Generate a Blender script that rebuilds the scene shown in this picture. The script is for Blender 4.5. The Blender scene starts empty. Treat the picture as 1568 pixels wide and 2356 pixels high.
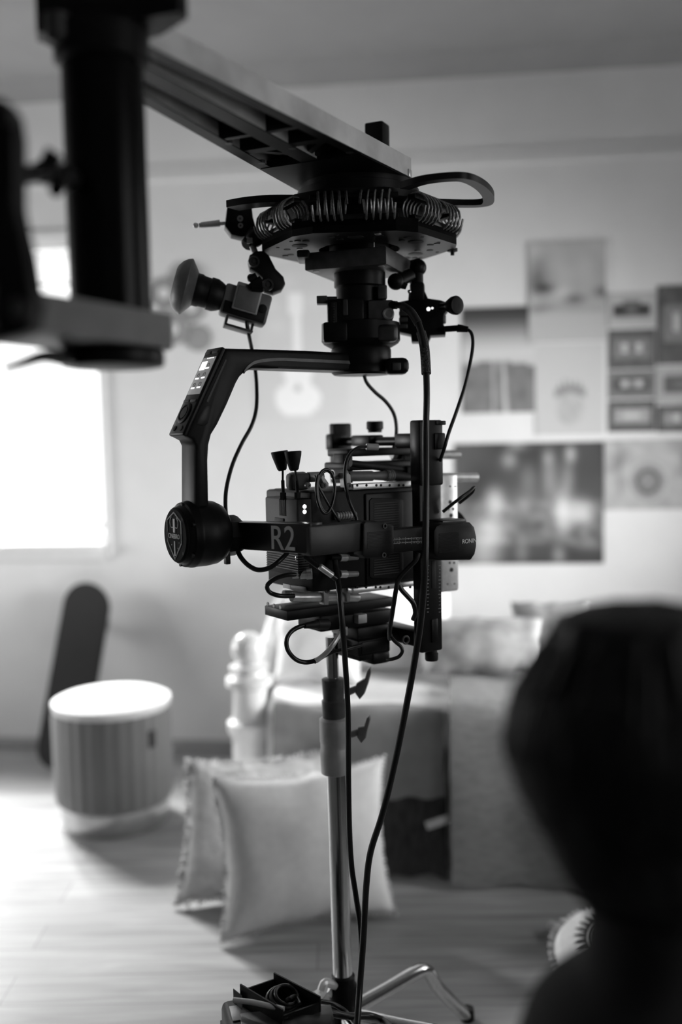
import bpy, bmesh, math, random
from mathutils import Vector, Matrix, noise
random.seed(7)
PI = math.pi
C = bpy.context.scene.collection
SC = bpy.context.scene

# ------------------------------------------------------------------ camera
EYE = Vector((0.0, 0.0, 1.42))
PITCH, ROLL, LENS = math.atan(178 / 2291.0), 0.020, 35.0
FPX = 2356 * LENS / 36.0
fwd = Vector((0, math.cos(PITCH), -math.sin(PITCH)))
up0 = Vector((0, math.sin(PITCH), math.cos(PITCH)))
rt0 = Vector((1, 0, 0))
UP = (up0 * math.cos(ROLL) + rt0 * math.sin(ROLL)).normalized()
RT = (rt0 * math.cos(ROLL) - up0 * math.sin(ROLL)).normalized()
cam_d = bpy.data.cameras.new('camera')
cam = bpy.data.objects.new('camera', cam_d); C.objects.link(cam)
cam.matrix_world = Matrix(((RT.x, UP.x, -fwd.x, EYE.x), (RT.y, UP.y, -fwd.y, EYE.y), (RT.z, UP.z, -fwd.z, EYE.z), (0, 0, 0, 1)))
cam_d.sensor_fit = 'VERTICAL'; cam_d.sensor_height = 36; cam_d.sensor_width = 24; cam_d.lens = LENS
cam_d.dof.use_dof = True; cam_d.dof.focus_distance = 1.93; cam_d.dof.aperture_fstop = 0.98
cam_d.clip_start = 0.02
SC.camera = cam

def ray(px, py):
    return (fwd + RT * ((px - 784) / FPX) - UP * ((py - 1178) / FPX))
def P(px, py, d):                     # point at forward distance d
    return EYE + ray(px, py) * d
def hit(px, py, pt, n):
    r = ray(px, py); return EYE + r * ((pt - EYE).dot(n) / r.dot(n))
def PZ(px, py, z):
    return hit(px, py, Vector((0, 0, z)), Vector((0, 0, 1)))
def PYY(px, py, y):
    return hit(px, py, Vector((0, y, 0)), Vector((0, 1, 0)))

# ------------------------------------------------------------------ room frame
YAW = math.radians(6.5)
TW = Vector((math.cos(YAW), -math.sin(YAW), 0))       # along the back wall
NW = Vector((-math.sin(YAW), -math.cos(YAW), 0))      # out of the back wall into the room
ZZ = Vector((0, 0, 1))
W0 = PZ(265, 1722, 0.0)
class Fr:                              # local x = right, y = towards the viewer, z = up
    def __init__(s, o, x, n=None, z=None):
        x = Vector(x).normalized()
        if n is None: n = -(Vector(z).cross(x)) if z is not None else Vector((0, -1, 0))
        n = Vector(n); n = (n - x * n.dot(x)).normalized()
        zz = x.cross(-n) if z is None else Vector(z)
        zz = (zz - x * zz.dot(x) - n * zz.dot(n)).normalized()
        s.o, s.x, s.n, s.z = Vector(o), x, n, zz
        s.M = Matrix(((x.x, n.x, zz.x, o[0]), (x.y, n.y, zz.y, o[1]), (x.z, n.z, zz.z, o[2]), (0, 0, 0, 1)))
        s.I = s.M.inverted()
    def px(s, a, b, v=0.0):            # pixel -> local point on the plane y = v
        return s.I @ hit(a, b, s.o + s.n * v, s.n)
    def w(s, x, y, z): return s.M @ Vector((x, y, z))
WF = Fr(W0, TW, NW, ZZ)
GEN = Fr((0, 0, 0), (1, 0, 0), (0, -1, 0), ZZ)

# ------------------------------------------------------------------ materials
def mat(name, col, rough=0.5, metal=0.0, var=0.12, scale=30.0, bump=0.0, bscale=None, coat=0.0, emit=0.0, spec=0.5, stretch=None, sheen=0.0):
    m = bpy.data.materials.new(name); m.use_nodes = True
    nt = m.node_tree; b = nt.nodes['Principled BSDF']
    b.inputs['Roughness'].default_value = rough; b.inputs['Metallic'].default_value = metal
    b.inputs['Coat Weight'].default_value = coat; b.inputs['Specular IOR Level'].default_value = spec
    b.inputs['Sheen Weight'].default_value = sheen
    tc = nt.nodes.new('ShaderNodeTexCoord'); src = tc.outputs['Object']
    if stretch:
        mp = nt.nodes.new('ShaderNodeMapping'); mp.inputs['Scale'].default_value = stretch
        nt.links.new(src, mp.inputs['Vector']); src = mp.outputs['Vector']
    nz = nt.nodes.new('ShaderNodeTexNoise'); nz.inputs['Scale'].default_value = scale; nz.inputs['Detail'].default_value = 4
    nt.links.new(src, nz.inputs['Vector'])
    rp = nt.nodes.new('ShaderNodeValToRGB')
    lo, hi = col * (1 - var), min(1, col * (1 + var))
    rp.color_ramp.elements[0].position = .3; rp.color_ramp.elements[1].position = .7
    rp.color_ramp.elements[0].color = (lo, lo, lo, 1); rp.color_ramp.elements[1].color = (hi, hi, hi, 1)
    nt.links.new(nz.outputs['Fac'], rp.inputs['Fac']); nt.links.new(rp.outputs['Color'], b.inputs['Base Color'])
    if bump:
        nb = nt.nodes.new('ShaderNodeTexNoise'); nb.inputs['Scale'].default_value = bscale or scale * 4; nb.inputs['Detail'].default_value = 3
        nt.links.new(src, nb.inputs['Vector'])
        bp = nt.nodes.new('ShaderNodeBump'); bp.inputs['Strength'].default_value = bump; bp.inputs['Distance'].default_value = .01
        nt.links.new(nb.outputs['Fac'], bp.inputs['Height']); nt.links.new(bp.outputs['Normal'], b.inputs['Normal'])
    if emit:
        b.inputs['Emission Color'].default_value = (1, 1, 1, 1); b.inputs['Emission Strength'].default_value = emit
    return m
def mat_painted(name, rough=0.8):      # colour comes from the mesh's own print
    m = bpy.data.materials.new(name); m.use_nodes = True; nt = m.node_tree; b = nt.nodes['Principled BSDF']
    a = nt.nodes.new('ShaderNodeVertexColor'); a.layer_name = 'print'
    nt.links.new(a.outputs['Color'], b.inputs['Base Color']); b.inputs['Roughness'].default_value = rough
    return m
def mat_floor():
    m = bpy.data.materials.new('wood_planks'); m.use_nodes = True; nt = m.node_tree; b = nt.nodes['Principled BSDF']
    tc = nt.nodes.new('ShaderNodeTexCoord')
    br = nt.nodes.new('ShaderNodeTexBrick'); br.inputs['Scale'].default_value = 1.0
    br.inputs['Brick Width'].default_value = 1.6; br.inputs['Row Height'].default_value = .14; br.inputs['Mortar Size'].default_value = .0018
    br.inputs['Color1'].default_value = (.30, .30, .30, 1); br.inputs['Color2'].default_value = (.36, .36, .36, 1); br.inputs['Mortar'].default_value = (.16, .16, .16, 1)
    nt.links.new(tc.outputs['Object'], br.inputs['Vector'])
    mp = nt.nodes.new('ShaderNodeMapping'); mp.inputs['Scale'].default_value = (1.2, 14, 1); nt.links.new(tc.outputs['Object'], mp.inputs['Vector'])
    nz = nt.nodes.new('ShaderNodeTexNoise'); nz.inputs['Scale'].default_value = 2.2; nz.inputs['Detail'].default_value = 6; nz.inputs['Distortion'].default_value = .6
    nt.links.new(mp.outputs['Vector'], nz.inputs['Vector'])
    rp = nt.nodes.new('ShaderNodeValToRGB'); rp.color_ramp.elements[0].position = .3; rp.color_ramp.elements[1].position = .72
    rp.color_ramp.elements[0].color = (.62, .62, .62, 1); rp.color_ramp.elements[1].color = (1.1, 1.1, 1.1, 1)
    nt.links.new(nz.outputs['Fac'], rp.inputs['Fac'])
    mx = nt.nodes.new('ShaderNodeMix'); mx.data_type = 'RGBA'; mx.blend_type = 'MULTIPLY'; mx.inputs['Factor'].default_value = 1
    nt.links.new(br.outputs['Color'], mx.inputs[6]); nt.links.new(rp.outputs['Color'], mx.inputs[7])
    nt.links.new(mx.outputs[2], b.inputs['Base Color']); b.inputs['Roughness'].default_value = .5
    bp = nt.nodes.new('ShaderNodeBump'); bp.inputs['Strength'].default_value = .15; bp.inputs['Distance'].default_value = .004
    nt.links.new(nz.outputs['Fac'], bp.inputs['Height']); nt.links.new(bp.outputs['Normal'], b.inputs['Normal'])
    return m
def mat_glass():
    m = bpy.data.materials.new('window_glass'); m.use_nodes = True; nt = m.node_tree
    nt.nodes.remove(nt.nodes['Principled BSDF'])
    t = nt.nodes.new('ShaderNodeBsdfTransparent'); g = nt.nodes.new('ShaderNodeBsdfGlossy'); g.inputs['Roughness'].default_value = .02
    x = nt.nodes.new('ShaderNodeMixShader'); x.inputs[0].default_value = .05
    nt.links.new(t.outputs[0], x.inputs[1]); nt.links.new(g.outputs[0], x.inputs[2])
    nt.links.new(x.outputs[0], nt.nodes['Material Output'].inputs[0]); return m

# ------------------------------------------------------------------ light
SC.view_settings.view_transform = 'Standard'; SC.view_settings.look = 'None'; SC.view_settings.gamma = 1
SC.view_settings.use_curve_mapping = False
SC.view_settings.exposure = 0.0
SC.cycles.use_denoising = True
SC.cycles.max_bounces = 8; SC.cycles.diffuse_bounces = 5
wd = bpy.data.worlds.new('daylight'); SC.world = wd; wd.use_nodes = True
wd.node_tree.nodes['Background'].inputs[0].default_value = (1, 1, 1, 1)
wd.node_tree.nodes['Background'].inputs[1].default_value = 2.2
WIN = (WF.px(-380, 1250)[0], WF.px(243, 1250)[0], WF.px(120, 1250)[2], WF.px(120, 548)[2])   # x0, x1, z0, z1 on the wall
LW = -2.3; RW = 3.4; DEEP = 6.6; CEIL = WF.px(784, 148)[2]
def area(name, loc, target, sx, sy, power, spread=PI):
    d = bpy.data.lights.new(name, 'AREA'); d.shape = 'RECTANGLE'; d.size = sx; d.size_y = sy; d.energy = power; d.spread = spread
    o = bpy.data.objects.new(name, d); C.objects.link(o); o.location = loc
    o.rotation_euler = (Vector(target) - Vector(loc)).to_track_quat('-Z', 'Y').to_euler(); return o
# a big softlight high outside the back window, fill lamps behind added, unseen windows of the left and right walls
area('window_softlight', WF.w(-2.1, -1.6, 3.8), WF.w(.20, 1.2, 0.1), 1.3, 1.3, 1150)
area('left_fill', WF.w(LW - .32, 1.0, 1.25), WF.w(1.0, 0, .85), 1.0, .9, 32, math.radians(95))  # added to brighten the back wall from the left
area('front_right_fill', WF.w(RW + .35, 3.7, 1.7), WF.w(.2, 1.6, 1.2), 1.2, 1.3, 5)  # weak fill added to lift the dark fronts of the rig
area('right_fill', WF.w(RW + .35, 1.35, 1.3), WF.w(-.2, 0, .85), 1.1, 1.0, 40, math.radians(75))  # added on the right so the wall is lit more than the rig
# ------------------------------------------------------------------ mesh building
def smooth_path(pts, n=6):
    pts = [Vector(p) for p in pts]
    if len(pts) < 3: return pts
    out = []
    for i in range(len(pts) - 1):
        p0 = pts[max(i - 1, 0)]; p1 = pts[i]; p2 = pts[i + 1]; p3 = pts[min(i + 2, len(pts) - 1)]
        for k in range(n):
            t = k / n; t2 = t * t; t3 = t2 * t
            out.append(.5 * ((2 * p1) + (p2 - p0) * t + (2 * p0 - 5 * p1 + 4 * p2 - p3) * t2 + (3 * p1 - p0 - 3 * p2 + p3) * t3))
    out.append(pts[-1]); return out
ORIG = {}
class MB:
    def __init__(s, M=None):
        s.bm = bmesh.new(); s.M = M.copy() if M else Matrix.Identity(4)
    def merge(s, b, L=None):
        b.transform(s.M @ L if L is not None else s.M)
        me = bpy.data.meshes.new('tmp'); b.to_mesh(me); b.free(); s.bm.from_mesh(me); bpy.data.meshes.remove(me); return s
    def box(s, c, size, bev=0.0, seg=2, R=None):
        b = bmesh.new(); bmesh.ops.create_cube(b, size=1)
        for v in b.verts: v.co = Vector((v.co.x * size[0], v.co.y * size[1], v.co.z * size[2]))
        if bev: bmesh.ops.bevel(b, geom=list(b.edges), offset=min(bev, .48 * min(size)), segments=seg, affect='EDGES', profile=.5)
        L = Matrix.Translation(Vector(c))
        if R is not None: L = L @ R.to_4x4()
        return s.merge(b, L)
    def bx(s, x0, x1, y0, y1, z0, z1, bev=0.0, seg=2):
        return s.box(((x0 + x1) / 2, (y0 + y1) / 2, (z0 + z1) / 2), (abs(x1 - x0), abs(y1 - y0), abs(z1 - z0)), bev, seg)
    def loops(s, rings, cap=True, closed=True):   # rings of equal length -> skin
        b = bmesh.new(); R = [[b.verts.new(Vector(p)) for p in r] for r in rings]; n = len(R[0])
        for i in range(len(R) - 1):
            for j in range(n if closed else n - 1):
                k = (j + 1) % n
                try: b.faces.new((R[i][j], R[i][k], R[i + 1][k], R[i + 1][j]))
                except ValueError: pass
        if cap:
            for r in (R[0], R[-1]):
                try: b.faces.new(r)
                except ValueError: pass
        return s.merge(b)
    def lathe(s, prof, o=(0, 0, 0), ax=(0, 0, 1), seg=32, cap=True, flute=None):   # prof: (radius, height along ax)
        ax = Vector(ax).normalized(); t = Vector((1, 0, 0)) if abs(ax.x) < .8 else Vector((0, 1, 0))
        u = ax.cross(t).normalized(); w = ax.cross(u); o = Vector(o); rings = []
        for r, h in prof:
            r = max(r, 1e-5); ring = []
            for k in range(seg):
                a = 2 * PI * k / seg; rr = r * (flute(a) if flute else 1)
                ring.append(o + ax * h + (u * math.cos(a) + w * math.sin(a)) * rr)
            rings.append(ring)
        return s.loops(rings, cap)
    def cyl(s, p0, p1, r0, r1=None, seg=20, bev=0.0):
        p0, p1 = Vector(p0), Vector(p1); L = (p1 - p0).length; r1 = r0 if r1 is None else r1
        if bev: pr = [(r0 - bev, 0), (r0, bev), (r1, L - bev), (r1 - bev, L)]
        else: pr = [(r0, 0), (r1, L)]
        return s.lathe(pr, p0, p1 - p0, seg)
    def tube(s, pts, r, seg=10, n=6, cap=True):
        pts = smooth_path(pts, n) if n > 1 else [Vector(p) for p in pts]
        N = len(pts); t = (pts[1] - pts[0]).normalized()
        u = t.orthogonal().normalized(); rings = []
        for i, p in enumerate(pts):
            t2 = (pts[min(i + 1, N - 1)] - pts[max(i - 1, 0)]).normalized()
            u = (u - t2 * u.dot(t2)).normalized(); w = t2.cross(u)
            rr = r if not isinstance(r, (list, tuple)) else r[0] + (r[1] - r[0]) * i / (N - 1)
            rings.append([p + (u * math.cos(2 * PI * k / seg) + w * math.sin(2 * PI * k / seg)) * rr for k in range(seg)])
        return s.loops(rings, cap)
    def ball(s, c, r, sc=(1, 1, 1), seg=24, ring=14):
        b = bmesh.new(); bmesh.ops.create_uvsphere(b, u_segments=seg, v_segments=ring, radius=r)
        return s.merge(b, Matrix.Translation(Vector(c)) @ Matrix.Diagonal((sc[0], sc[1], sc[2], 1)))
    def prism(s, pts, y0, y1, bev=0.0):           # outline in the local x-z plane, thickness along y
        b = bmesh.new()
        f = b.faces.new([b.verts.new((p[0], y0, p[1])) for p in pts])
        r = bmesh.ops.extrude_face_region(b, geom=[f])
        for v in [g for g in r['geom'] if isinstance(g, bmesh.types.BMVert)]: v.co.y = y1
        if bev:
            es = [e for e in b.edges if abs(e.verts[0].co.y - e.verts[1].co.y) < 1e-9]
            bmesh.ops.bevel(b, geom=es, offset=bev, segments=2, affect='EDGES', profile=.5)
        return s.merge(b)
    def torus(s, c, R, r, ax=(0, 0, 1), seg=40, sg=10):
        ax = Vector(ax).normalized(); u = ax.orthogonal().normalized(); w = ax.cross(u); c = Vector(c)
        rings = []
        for i in range(seg):
            a = 2 * PI * i / seg; d = u * math.cos(a) + w * math.sin(a)
            rings.append([c + d * (R + r * math.cos(2 * PI * k / sg)) + ax * (r * math.sin(2 * PI * k / sg)) for k in range(sg)])
        rings.append(rings[0]); return s.loops(rings, cap=False)
    def build(s, name, m, parent=None, ang=35, label=None):
        bm = s.bm
        bmesh.ops.remove_doubles(bm, verts=bm.verts, dist=1e-6)
        bmesh.ops.recalc_face_normals(bm, faces=bm.faces)
        ca = math.radians(ang)
        for f in bm.faces: f.smooth = True
        for e in bm.edges:
            if len(e.link_faces) == 2 and e.calc_face_angle(0) > ca: e.smooth = False
        if parent is not None:
            o0 = ORIG[parent.name]
        else:
            xs = [v.co for v in bm.verts]
            o0 = Vector(((min(v.x for v in xs) + max(v.x for v in xs)) / 2, (min(v.y for v in xs) + max(v.y for v in xs)) / 2, min(v.z for v in xs)))
        bmesh.ops.translate(bm, verts=bm.verts, vec=-o0)
        me = bpy.data.meshes.new(name); bm.to_mesh(me); bm.free()
        ob = bpy.data.objects.new(name, me); C.objects.link(ob); me.materials.append(m)
        ORIG[ob.name] = o0.copy()
        if parent is not None: ob.parent = parent
        else: ob.location = o0
        if label: ob['label'] = label
        return ob
def thing(name, label, cat, loc, group=None):
    o = bpy.data.objects.new(name, None); C.objects.link(o); o.location = loc; o.empty_display_size = .05
    ORIG[o.name] = Vector(loc); o['label'] = label; o['category'] = cat
    if group: o['group'] = group
    return o
def tag(o, label, cat, group=None):
    o['label'] = label; o['category'] = cat
    if group: o['group'] = group
    return o
def struct(o): o['kind'] = 'structure'; return o
def pxb(mb, F, v0, v1, x0, y0, x1, y1, bev=0.003, seg=2):      # box whose viewer-side face fills a picture rectangle on plane v1 of frame F
    a = F.px(x0, (y0 + y1) / 2, v1); b = F.px(x1, (y0 + y1) / 2, v1); c = F.px((x0 + x1) / 2, y0, v1); d = F.px((x0 + x1) / 2, y1, v1)
    return mb.bx(a[0], b[0], v0, v1, d[2], c[2], bev, seg)
def pxo(F, pts, v):                                             # outline in frame F
    return [(q[0], q[2]) for q in (F.px(a, b, v) for a, b in pts)]
def pts3(F, pts, v=0.0):                                        # picture path -> world path, optional own v
    return [F.M @ F.px(p[0], p[1], p[2] if len(p) > 2 else v) for p in pts]
def text(body, size, M, depth, name, m, parent, bold=0.0, sx=1.0, xs=1.0, align='CENTER'):
    cu = bpy.data.curves.new('txt', 'FONT'); cu.body = body; cu.size = size; cu.extrude = depth; cu.offset = bold
    cu.align_x = align; cu.align_y = 'CENTER'; cu.space_character = xs
    ob = bpy.data.objects.new('txt', cu); C.objects.link(ob)
    bpy.context.view_layer.update()
    me = bpy.data.meshes.new_from_object(ob.evaluated_get(bpy.context.evaluated_depsgraph_get()))
    bpy.data.objects.remove(ob); bpy.data.curves.remove(cu)
    mb = MB(M @ Matrix.Diagonal((sx, 1, 1, 1))); b = bmesh.new(); b.from_mesh(me); bpy.data.meshes.remove(me); mb.merge(b)
    return mb.build(name, m, parent)
def face_matrix(o, x, y):                                       # text plane: x right, y up, z out
    x = Vector(x).normalized(); z = x.cross(Vector(y)).normalized(); y = z.cross(x)
    return Matrix(((x.x, y.x, z.x, o[0]), (x.y, y.y, z.y, o[1]), (x.z, y.z, z.z, o[2]), (0, 0, 0, 1)))

# ------------------------------------------------------------------ palette
M_wall = mat('wall_paint', .66, .85, var=.03, scale=6, bump=.05)
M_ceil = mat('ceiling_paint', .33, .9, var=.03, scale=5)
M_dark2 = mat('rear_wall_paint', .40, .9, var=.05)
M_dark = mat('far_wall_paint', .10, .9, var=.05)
M_trim = mat('trim_paint', .68, .5, var=.03)
M_base = mat('baseboard_paint', .30, .5, var=.05)
M_white = mat('white_gloss', .8, .25, var=.03, coat=.3)
M_blk = mat('black_anodised', .006, .40, 0, var=.3, scale=60, spec=.16)
M_blk2 = mat('black_plastic', .006, .5, 0, var=.25, scale=80, bump=.03, spec=.25)
M_satin = mat('satin_black', .010, .34, 0, var=.2, scale=50, spec=.18)
M_rub = mat('black_rubber', .004, .6, 0, var=.3, spec=.35)
M_gun = mat('gunmetal', .07, .42, .5, var=.25, scale=50)
M_cam = mat('camcorder_grey', .15, .45, .1, var=.15, scale=50)
M_gry = mat('grey_plastic', .03, .5, 0, var=.2, scale=40)
M_mid = mat('grey_metal', .36, .42, .25, var=.15, scale=60)
M_sil = mat('silver_aluminium', .72, .30, .45, var=.12, scale=70)
M_chr = mat('chrome', .75, .10, 1, var=.05, scale=20)
M_steel = mat('worn_steel_tube', .72, .13, 1, var=.15, scale=12, stretch=(30, 30, 1))
M_beam = mat('milled_aluminium', .60, .42, .5, var=.28, scale=9, bump=.04, bscale=60)
M_paint = mat_painted('printed_paper', .75)
M_lab = mat('grey_print', .30, .6, var=.02)
M_let = mat('pale_lettering', .9, .8, var=.02)
M_cap = mat('matt_black', .010, .75, var=.1, spec=.08)
M_wht = mat('white_print', .75, .6, var=.02)
M_dial = mat('ruler_print', .35, .6, var=.02)
M_scr = mat('screen_backlight', .02, .3, var=.02, emit=.16)
M_icon = mat('screen_icons', .02, .3, var=.02, emit=1.2)
M_led = mat('led_lamp', .8, .3, var=.02, emit=6)
M_glass_lens = mat('lens_glass', .01, .04, 0, var=.05, coat=1)
M_hair = mat('dark_hair', .006, .5, var=.4, scale=40, stretch=(6, 6, .6), spec=.3)
M_skin = mat('skin', .10, .55, var=.06, scale=20)
M_shirt = mat('dark_shirt', .004, .9, var=.25, scale=90, bump=.1)
# ------------------------------------------------------------------ the room
mb = MB(WF.M); mb.bx(LW - .3, RW + .3, -.3, DEEP + .3, -.12, 0); struct(mb.build('floor', mat_floor()))
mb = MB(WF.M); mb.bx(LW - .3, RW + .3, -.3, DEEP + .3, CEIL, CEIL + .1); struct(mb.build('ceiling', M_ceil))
def wall_with_hole(name, F, a0, a1, h, m=None, th=.15):
    mb = MB(F.M)
    mb.bx(a0, h[0], -th, 0, 0, CEIL); mb.bx(h[1], a1, -th, 0, 0, CEIL)
    mb.bx(h[0], h[1], -th, 0, 0, h[2]); mb.bx(h[0], h[1], -th, 0, h[3], CEIL)
    return struct(mb.build(name, m or M_wall))
wall_with_hole('wall_back', WF, LW, RW, WIN)
LF = Fr(WF.w(LW, 0, 0), -NW, TW, ZZ)                  # left wall: local x runs back towards the corner
ADDED_WIN2 = (-1.75, -.55, .95, 2.35)  # unseen opening added to let the left fill in
wall_with_hole('wall_left', LF, -DEEP, 0.15, ADDED_WIN2)
RF_ = Fr(WF.w(RW, 0, 0), NW, -TW, ZZ)                 # right wall: local x runs towards the camera
ADDED_WIN3 = (.7, 2.0, .9, 2.4)  # unseen opening added for the right wall fill
ADDED_WIN4 = (3.05, 4.35, .95, 2.4)  # second unseen opening, added for the front fill
mb = MB(RF_.M)
for b_ in ((-.15, ADDED_WIN3[0], 0, CEIL), (ADDED_WIN3[1], ADDED_WIN4[0], 0, CEIL), (ADDED_WIN4[1], DEEP, 0, CEIL), (ADDED_WIN3[0], ADDED_WIN3[1], 0, ADDED_WIN3[2]), (ADDED_WIN3[0], ADDED_WIN3[1], ADDED_WIN3[3], CEIL), (ADDED_WIN4[0], ADDED_WIN4[1], 0, ADDED_WIN4[2]), (ADDED_WIN4[0], ADDED_WIN4[1], ADDED_WIN4[3], CEIL)): mb.bx(b_[0], b_[1], -.15, 0, b_[2], b_[3])
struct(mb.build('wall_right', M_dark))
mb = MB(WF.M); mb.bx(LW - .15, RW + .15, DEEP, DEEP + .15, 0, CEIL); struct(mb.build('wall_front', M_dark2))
def window(name, F, h, lab):
    e = thing(name, lab, 'window', F.w((h[0] + h[1]) / 2, 0, h[2])); e['kind'] = 'structure'
    mb = MB(F.M); w = .03
    for (x0, x1, z0, z1) in ((h[0], h[0] + w, h[2], h[3]), (h[1] - w, h[1], h[2], h[3]), (h[0], h[1], h[3] - w, h[3]), (h[0], h[1], h[2], h[2] + .02),
                             ((h[0] + h[1]) / 2 - .03, (h[0] + h[1]) / 2 + .03, h[2], h[3])):
        mb.bx(x0, x1, -.13, -.075, z0, z1, .006)
    if name == 'window_1':
        zq = F.px(120, 1207, -.1)[2]; mb.bx(h[0], h[1], -.13, -.075, zq - .015, zq + .015, .004)
    mb.build('window_frame', M_white, e)
    mb = MB(F.M); mb.bx(h[0] + .02, h[1] - .02, -.106, -.101, h[2] + .02, h[3] - .02); mb.build('pane', mat_glass(), e)
    mb = MB(F.M); mb.bx(h[0] - .03, h[1] + .0, -.075, .05, h[2] - .025, h[2] + .004, .006); mb.build('sill', M_white, e)
    mb = MB(F.M); c = .03
    for (x0, x1, z0, z1) in ((h[0] - c, h[0], h[2] - .06, h[3] + c), (h[1], h[1] + c, h[2] - .06, h[3] + c), (h[0], h[1], h[3], h[3] + c), (h[0], h[1], h[2] - .075, h[2] - .025)):
        mb.bx(x0, x1, 0, .018, z0, z1, .004)
    mb.build('casing', M_trim, e)
    return e
window('window_1', WF, WIN, 'bright overexposed window with white frame in the back wall')
window('added_window_left', LF, ADDED_WIN2, 'added white framed window for fill light, left wall beside the camera')
window('added_window_right', RF_, ADDED_WIN3, 'added white framed window for fill light, right wall beside the bed')
window('added_window_front', RF_, ADDED_WIN4, 'added white framed window for front fill, right wall beside the seated person')
mb = MB(WF.M)
zl = WF.px(1200, 372)[2]
mb.bx(LW, RW, 0, .014, zl - .012, zl + .03, .006); mb.bx(LW, RW, 0, .008, zl + .03, zl + .06, .003); struct(mb.build('trim_1', M_trim))
mb = MB(WF.M)
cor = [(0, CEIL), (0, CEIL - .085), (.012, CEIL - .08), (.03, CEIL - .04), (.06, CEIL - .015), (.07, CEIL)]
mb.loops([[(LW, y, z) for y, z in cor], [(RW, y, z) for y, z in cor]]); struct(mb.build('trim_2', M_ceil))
mb = MB(WF.M); mb.bx(LW, RW, 0, .016, 0, .05, .004); struct(mb.build('baseboard_back', M_base))
mb = MB(LF.M); mb.bx(-DEEP, -.02, 0, .016, 0, .05, .004); struct(mb.build('baseboard_left', M_base))

# ------------------------------------------------------------------ venetian blind drawn up at the top of the window
e = thing('venetian_blind', 'white venetian blind drawn up at the top of the bright window', 'blind', WF.w((WIN[0] + WIN[1]) / 2, -.03, WIN[3] - .05))
mb = MB(WF.M); mb.bx(WIN[0] + .02, WIN[1] - .02, -.06, -.02, WIN[3] - .045, WIN[3] - .002, .004); mb.build('headrail', M_white, e)
for k in range(9):
    mb = MB(WF.M); z = WIN[3] - .06 - k * .014
    mb.box(((WIN[0] + WIN[1]) / 2, -.04, z), (WIN[1] - WIN[0] - .06, .035, .0015), R=Matrix.Rotation(.15, 3, 'X')); mb.build('slat', M_white, e)
mb = MB(WF.M)
for x in (WIN[0] + .2, WIN[1] - .2): mb.cyl((x, -.04, WIN[3] - .05), (x, -.04, WIN[3] - .19), .002, seg=6)
mb.build('ladder_cord', M_white, e)
mb = MB(WF.M); mb.bx(WIN[0] + .03, WIN[1] - .03, -.055, -.025, WIN[3] - .205, WIN[3] - .19, .003); mb.build('bottom_rail', M_white, e)

# ------------------------------------------------------------------ prints on the wall
def g(u, v, cx, cy, sx, sy): return math.exp(-((u - cx) / sx) ** 2 - ((v - cy) / sy) ** 2)
def nz(u, v, s, seed=0): return noise.noise(Vector((u * s + seed, v * s, seed * .37)))
def mixf(a, b, t): t = max(0, min(1, t)); return a + (b - a) * t
def sst(a, b, x): t = max(0, min(1, (x - a) / (b - a))); return t * t * (3 - 2 * t)
def print_sheet(rect, name, lab, cat, fn, group=None, lift=.0, n=44):
    x0, y0, x1, y1 = rect
    a = WF.px((x0 + x1) / 2, (y0 + y1) / 2, lift); l = WF.px(x0, (y0 + y1) / 2, lift)[0]; r = WF.px(x1, (y0 + y1) / 2, lift)[0]
    t = WF.px((x0 + x1) / 2, y0, lift)[2]; bt = WF.px((x0 + x1) / 2, y1, lift)[2]
    bm = bmesh.new(); V = []; cols = []
    for j in range(n + 1):
        row = []
        for i in range(n + 1):
            u, v = i / n, j / n
            row.append(bm.verts.new(WF.M @ Vector((l + (r - l) * u, lift + .0035, t + (bt - t) * v)))); cols.append(max(.004, min(.9, fn(u, v))))
        V.append(row)
    for j in range(n):
        for i in range(n): bm.faces.new((V[j][i], V[j + 1][i], V[j + 1][i + 1], V[j][i + 1]))
    edge = [V[0][i] for i in range(n)] + [V[j][n] for j in range(n)] + [V[n][i] for i in range(n, 0, -1)] + [V[j][0] for j in range(n, 0, -1)]
    back = []
    for q in edge:
        w = WF.I @ q.co; w.y = lift + .0005; back.append(bm.verts.new(WF.M @ w)); cols.append(.6)
    m = len(edge)
    for i in range(m): bm.faces.new((edge[i], edge[(i + 1) % m], back[(i + 1) % m], back[i]))
    bm.faces.new(back)
    o0 = WF.w((l + r) / 2, lift, bt)
    bmesh.ops.recalc_face_normals(bm, faces=bm.faces); bmesh.ops.translate(bm, verts=bm.verts, vec=-o0)
    me = bpy.data.meshes.new(name); bm.to_mesh(me); bm.free()
    at = me.color_attributes.new('print', 'FLOAT_COLOR', 'POINT')
    for i, c in enumerate(cols): at.data[i].color = (c, c, c, 1)
    me.materials.append(M_paint); ob = bpy.data.objects.new(name, me); C.objects.link(ob); ob.location = o0
    return tag(ob, lab, cat, group)
def road(u, v):
    if v < .46: return mixf(.035, .55, sst(.05, .46, v))
    c = .56
    hor = .50 + .10 * abs(u - .45)
    if v < hor: return .5
    k = (v - .46) / .54; val = .16 + .05 * nz(u, v, 9)
    val = mixf(val, .5, sst(.03 + .03 * k, .0, abs(u - (c + .04 * k))) )
    val = mixf(val, .48, sst(.02, .005, abs(u - .43)))
    return val
print_sheet((1062, 706, 1230, 950), 'road_poster', 'poster of a straight road under a dark sky, left of the cloud poster', 'poster', road)
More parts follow.
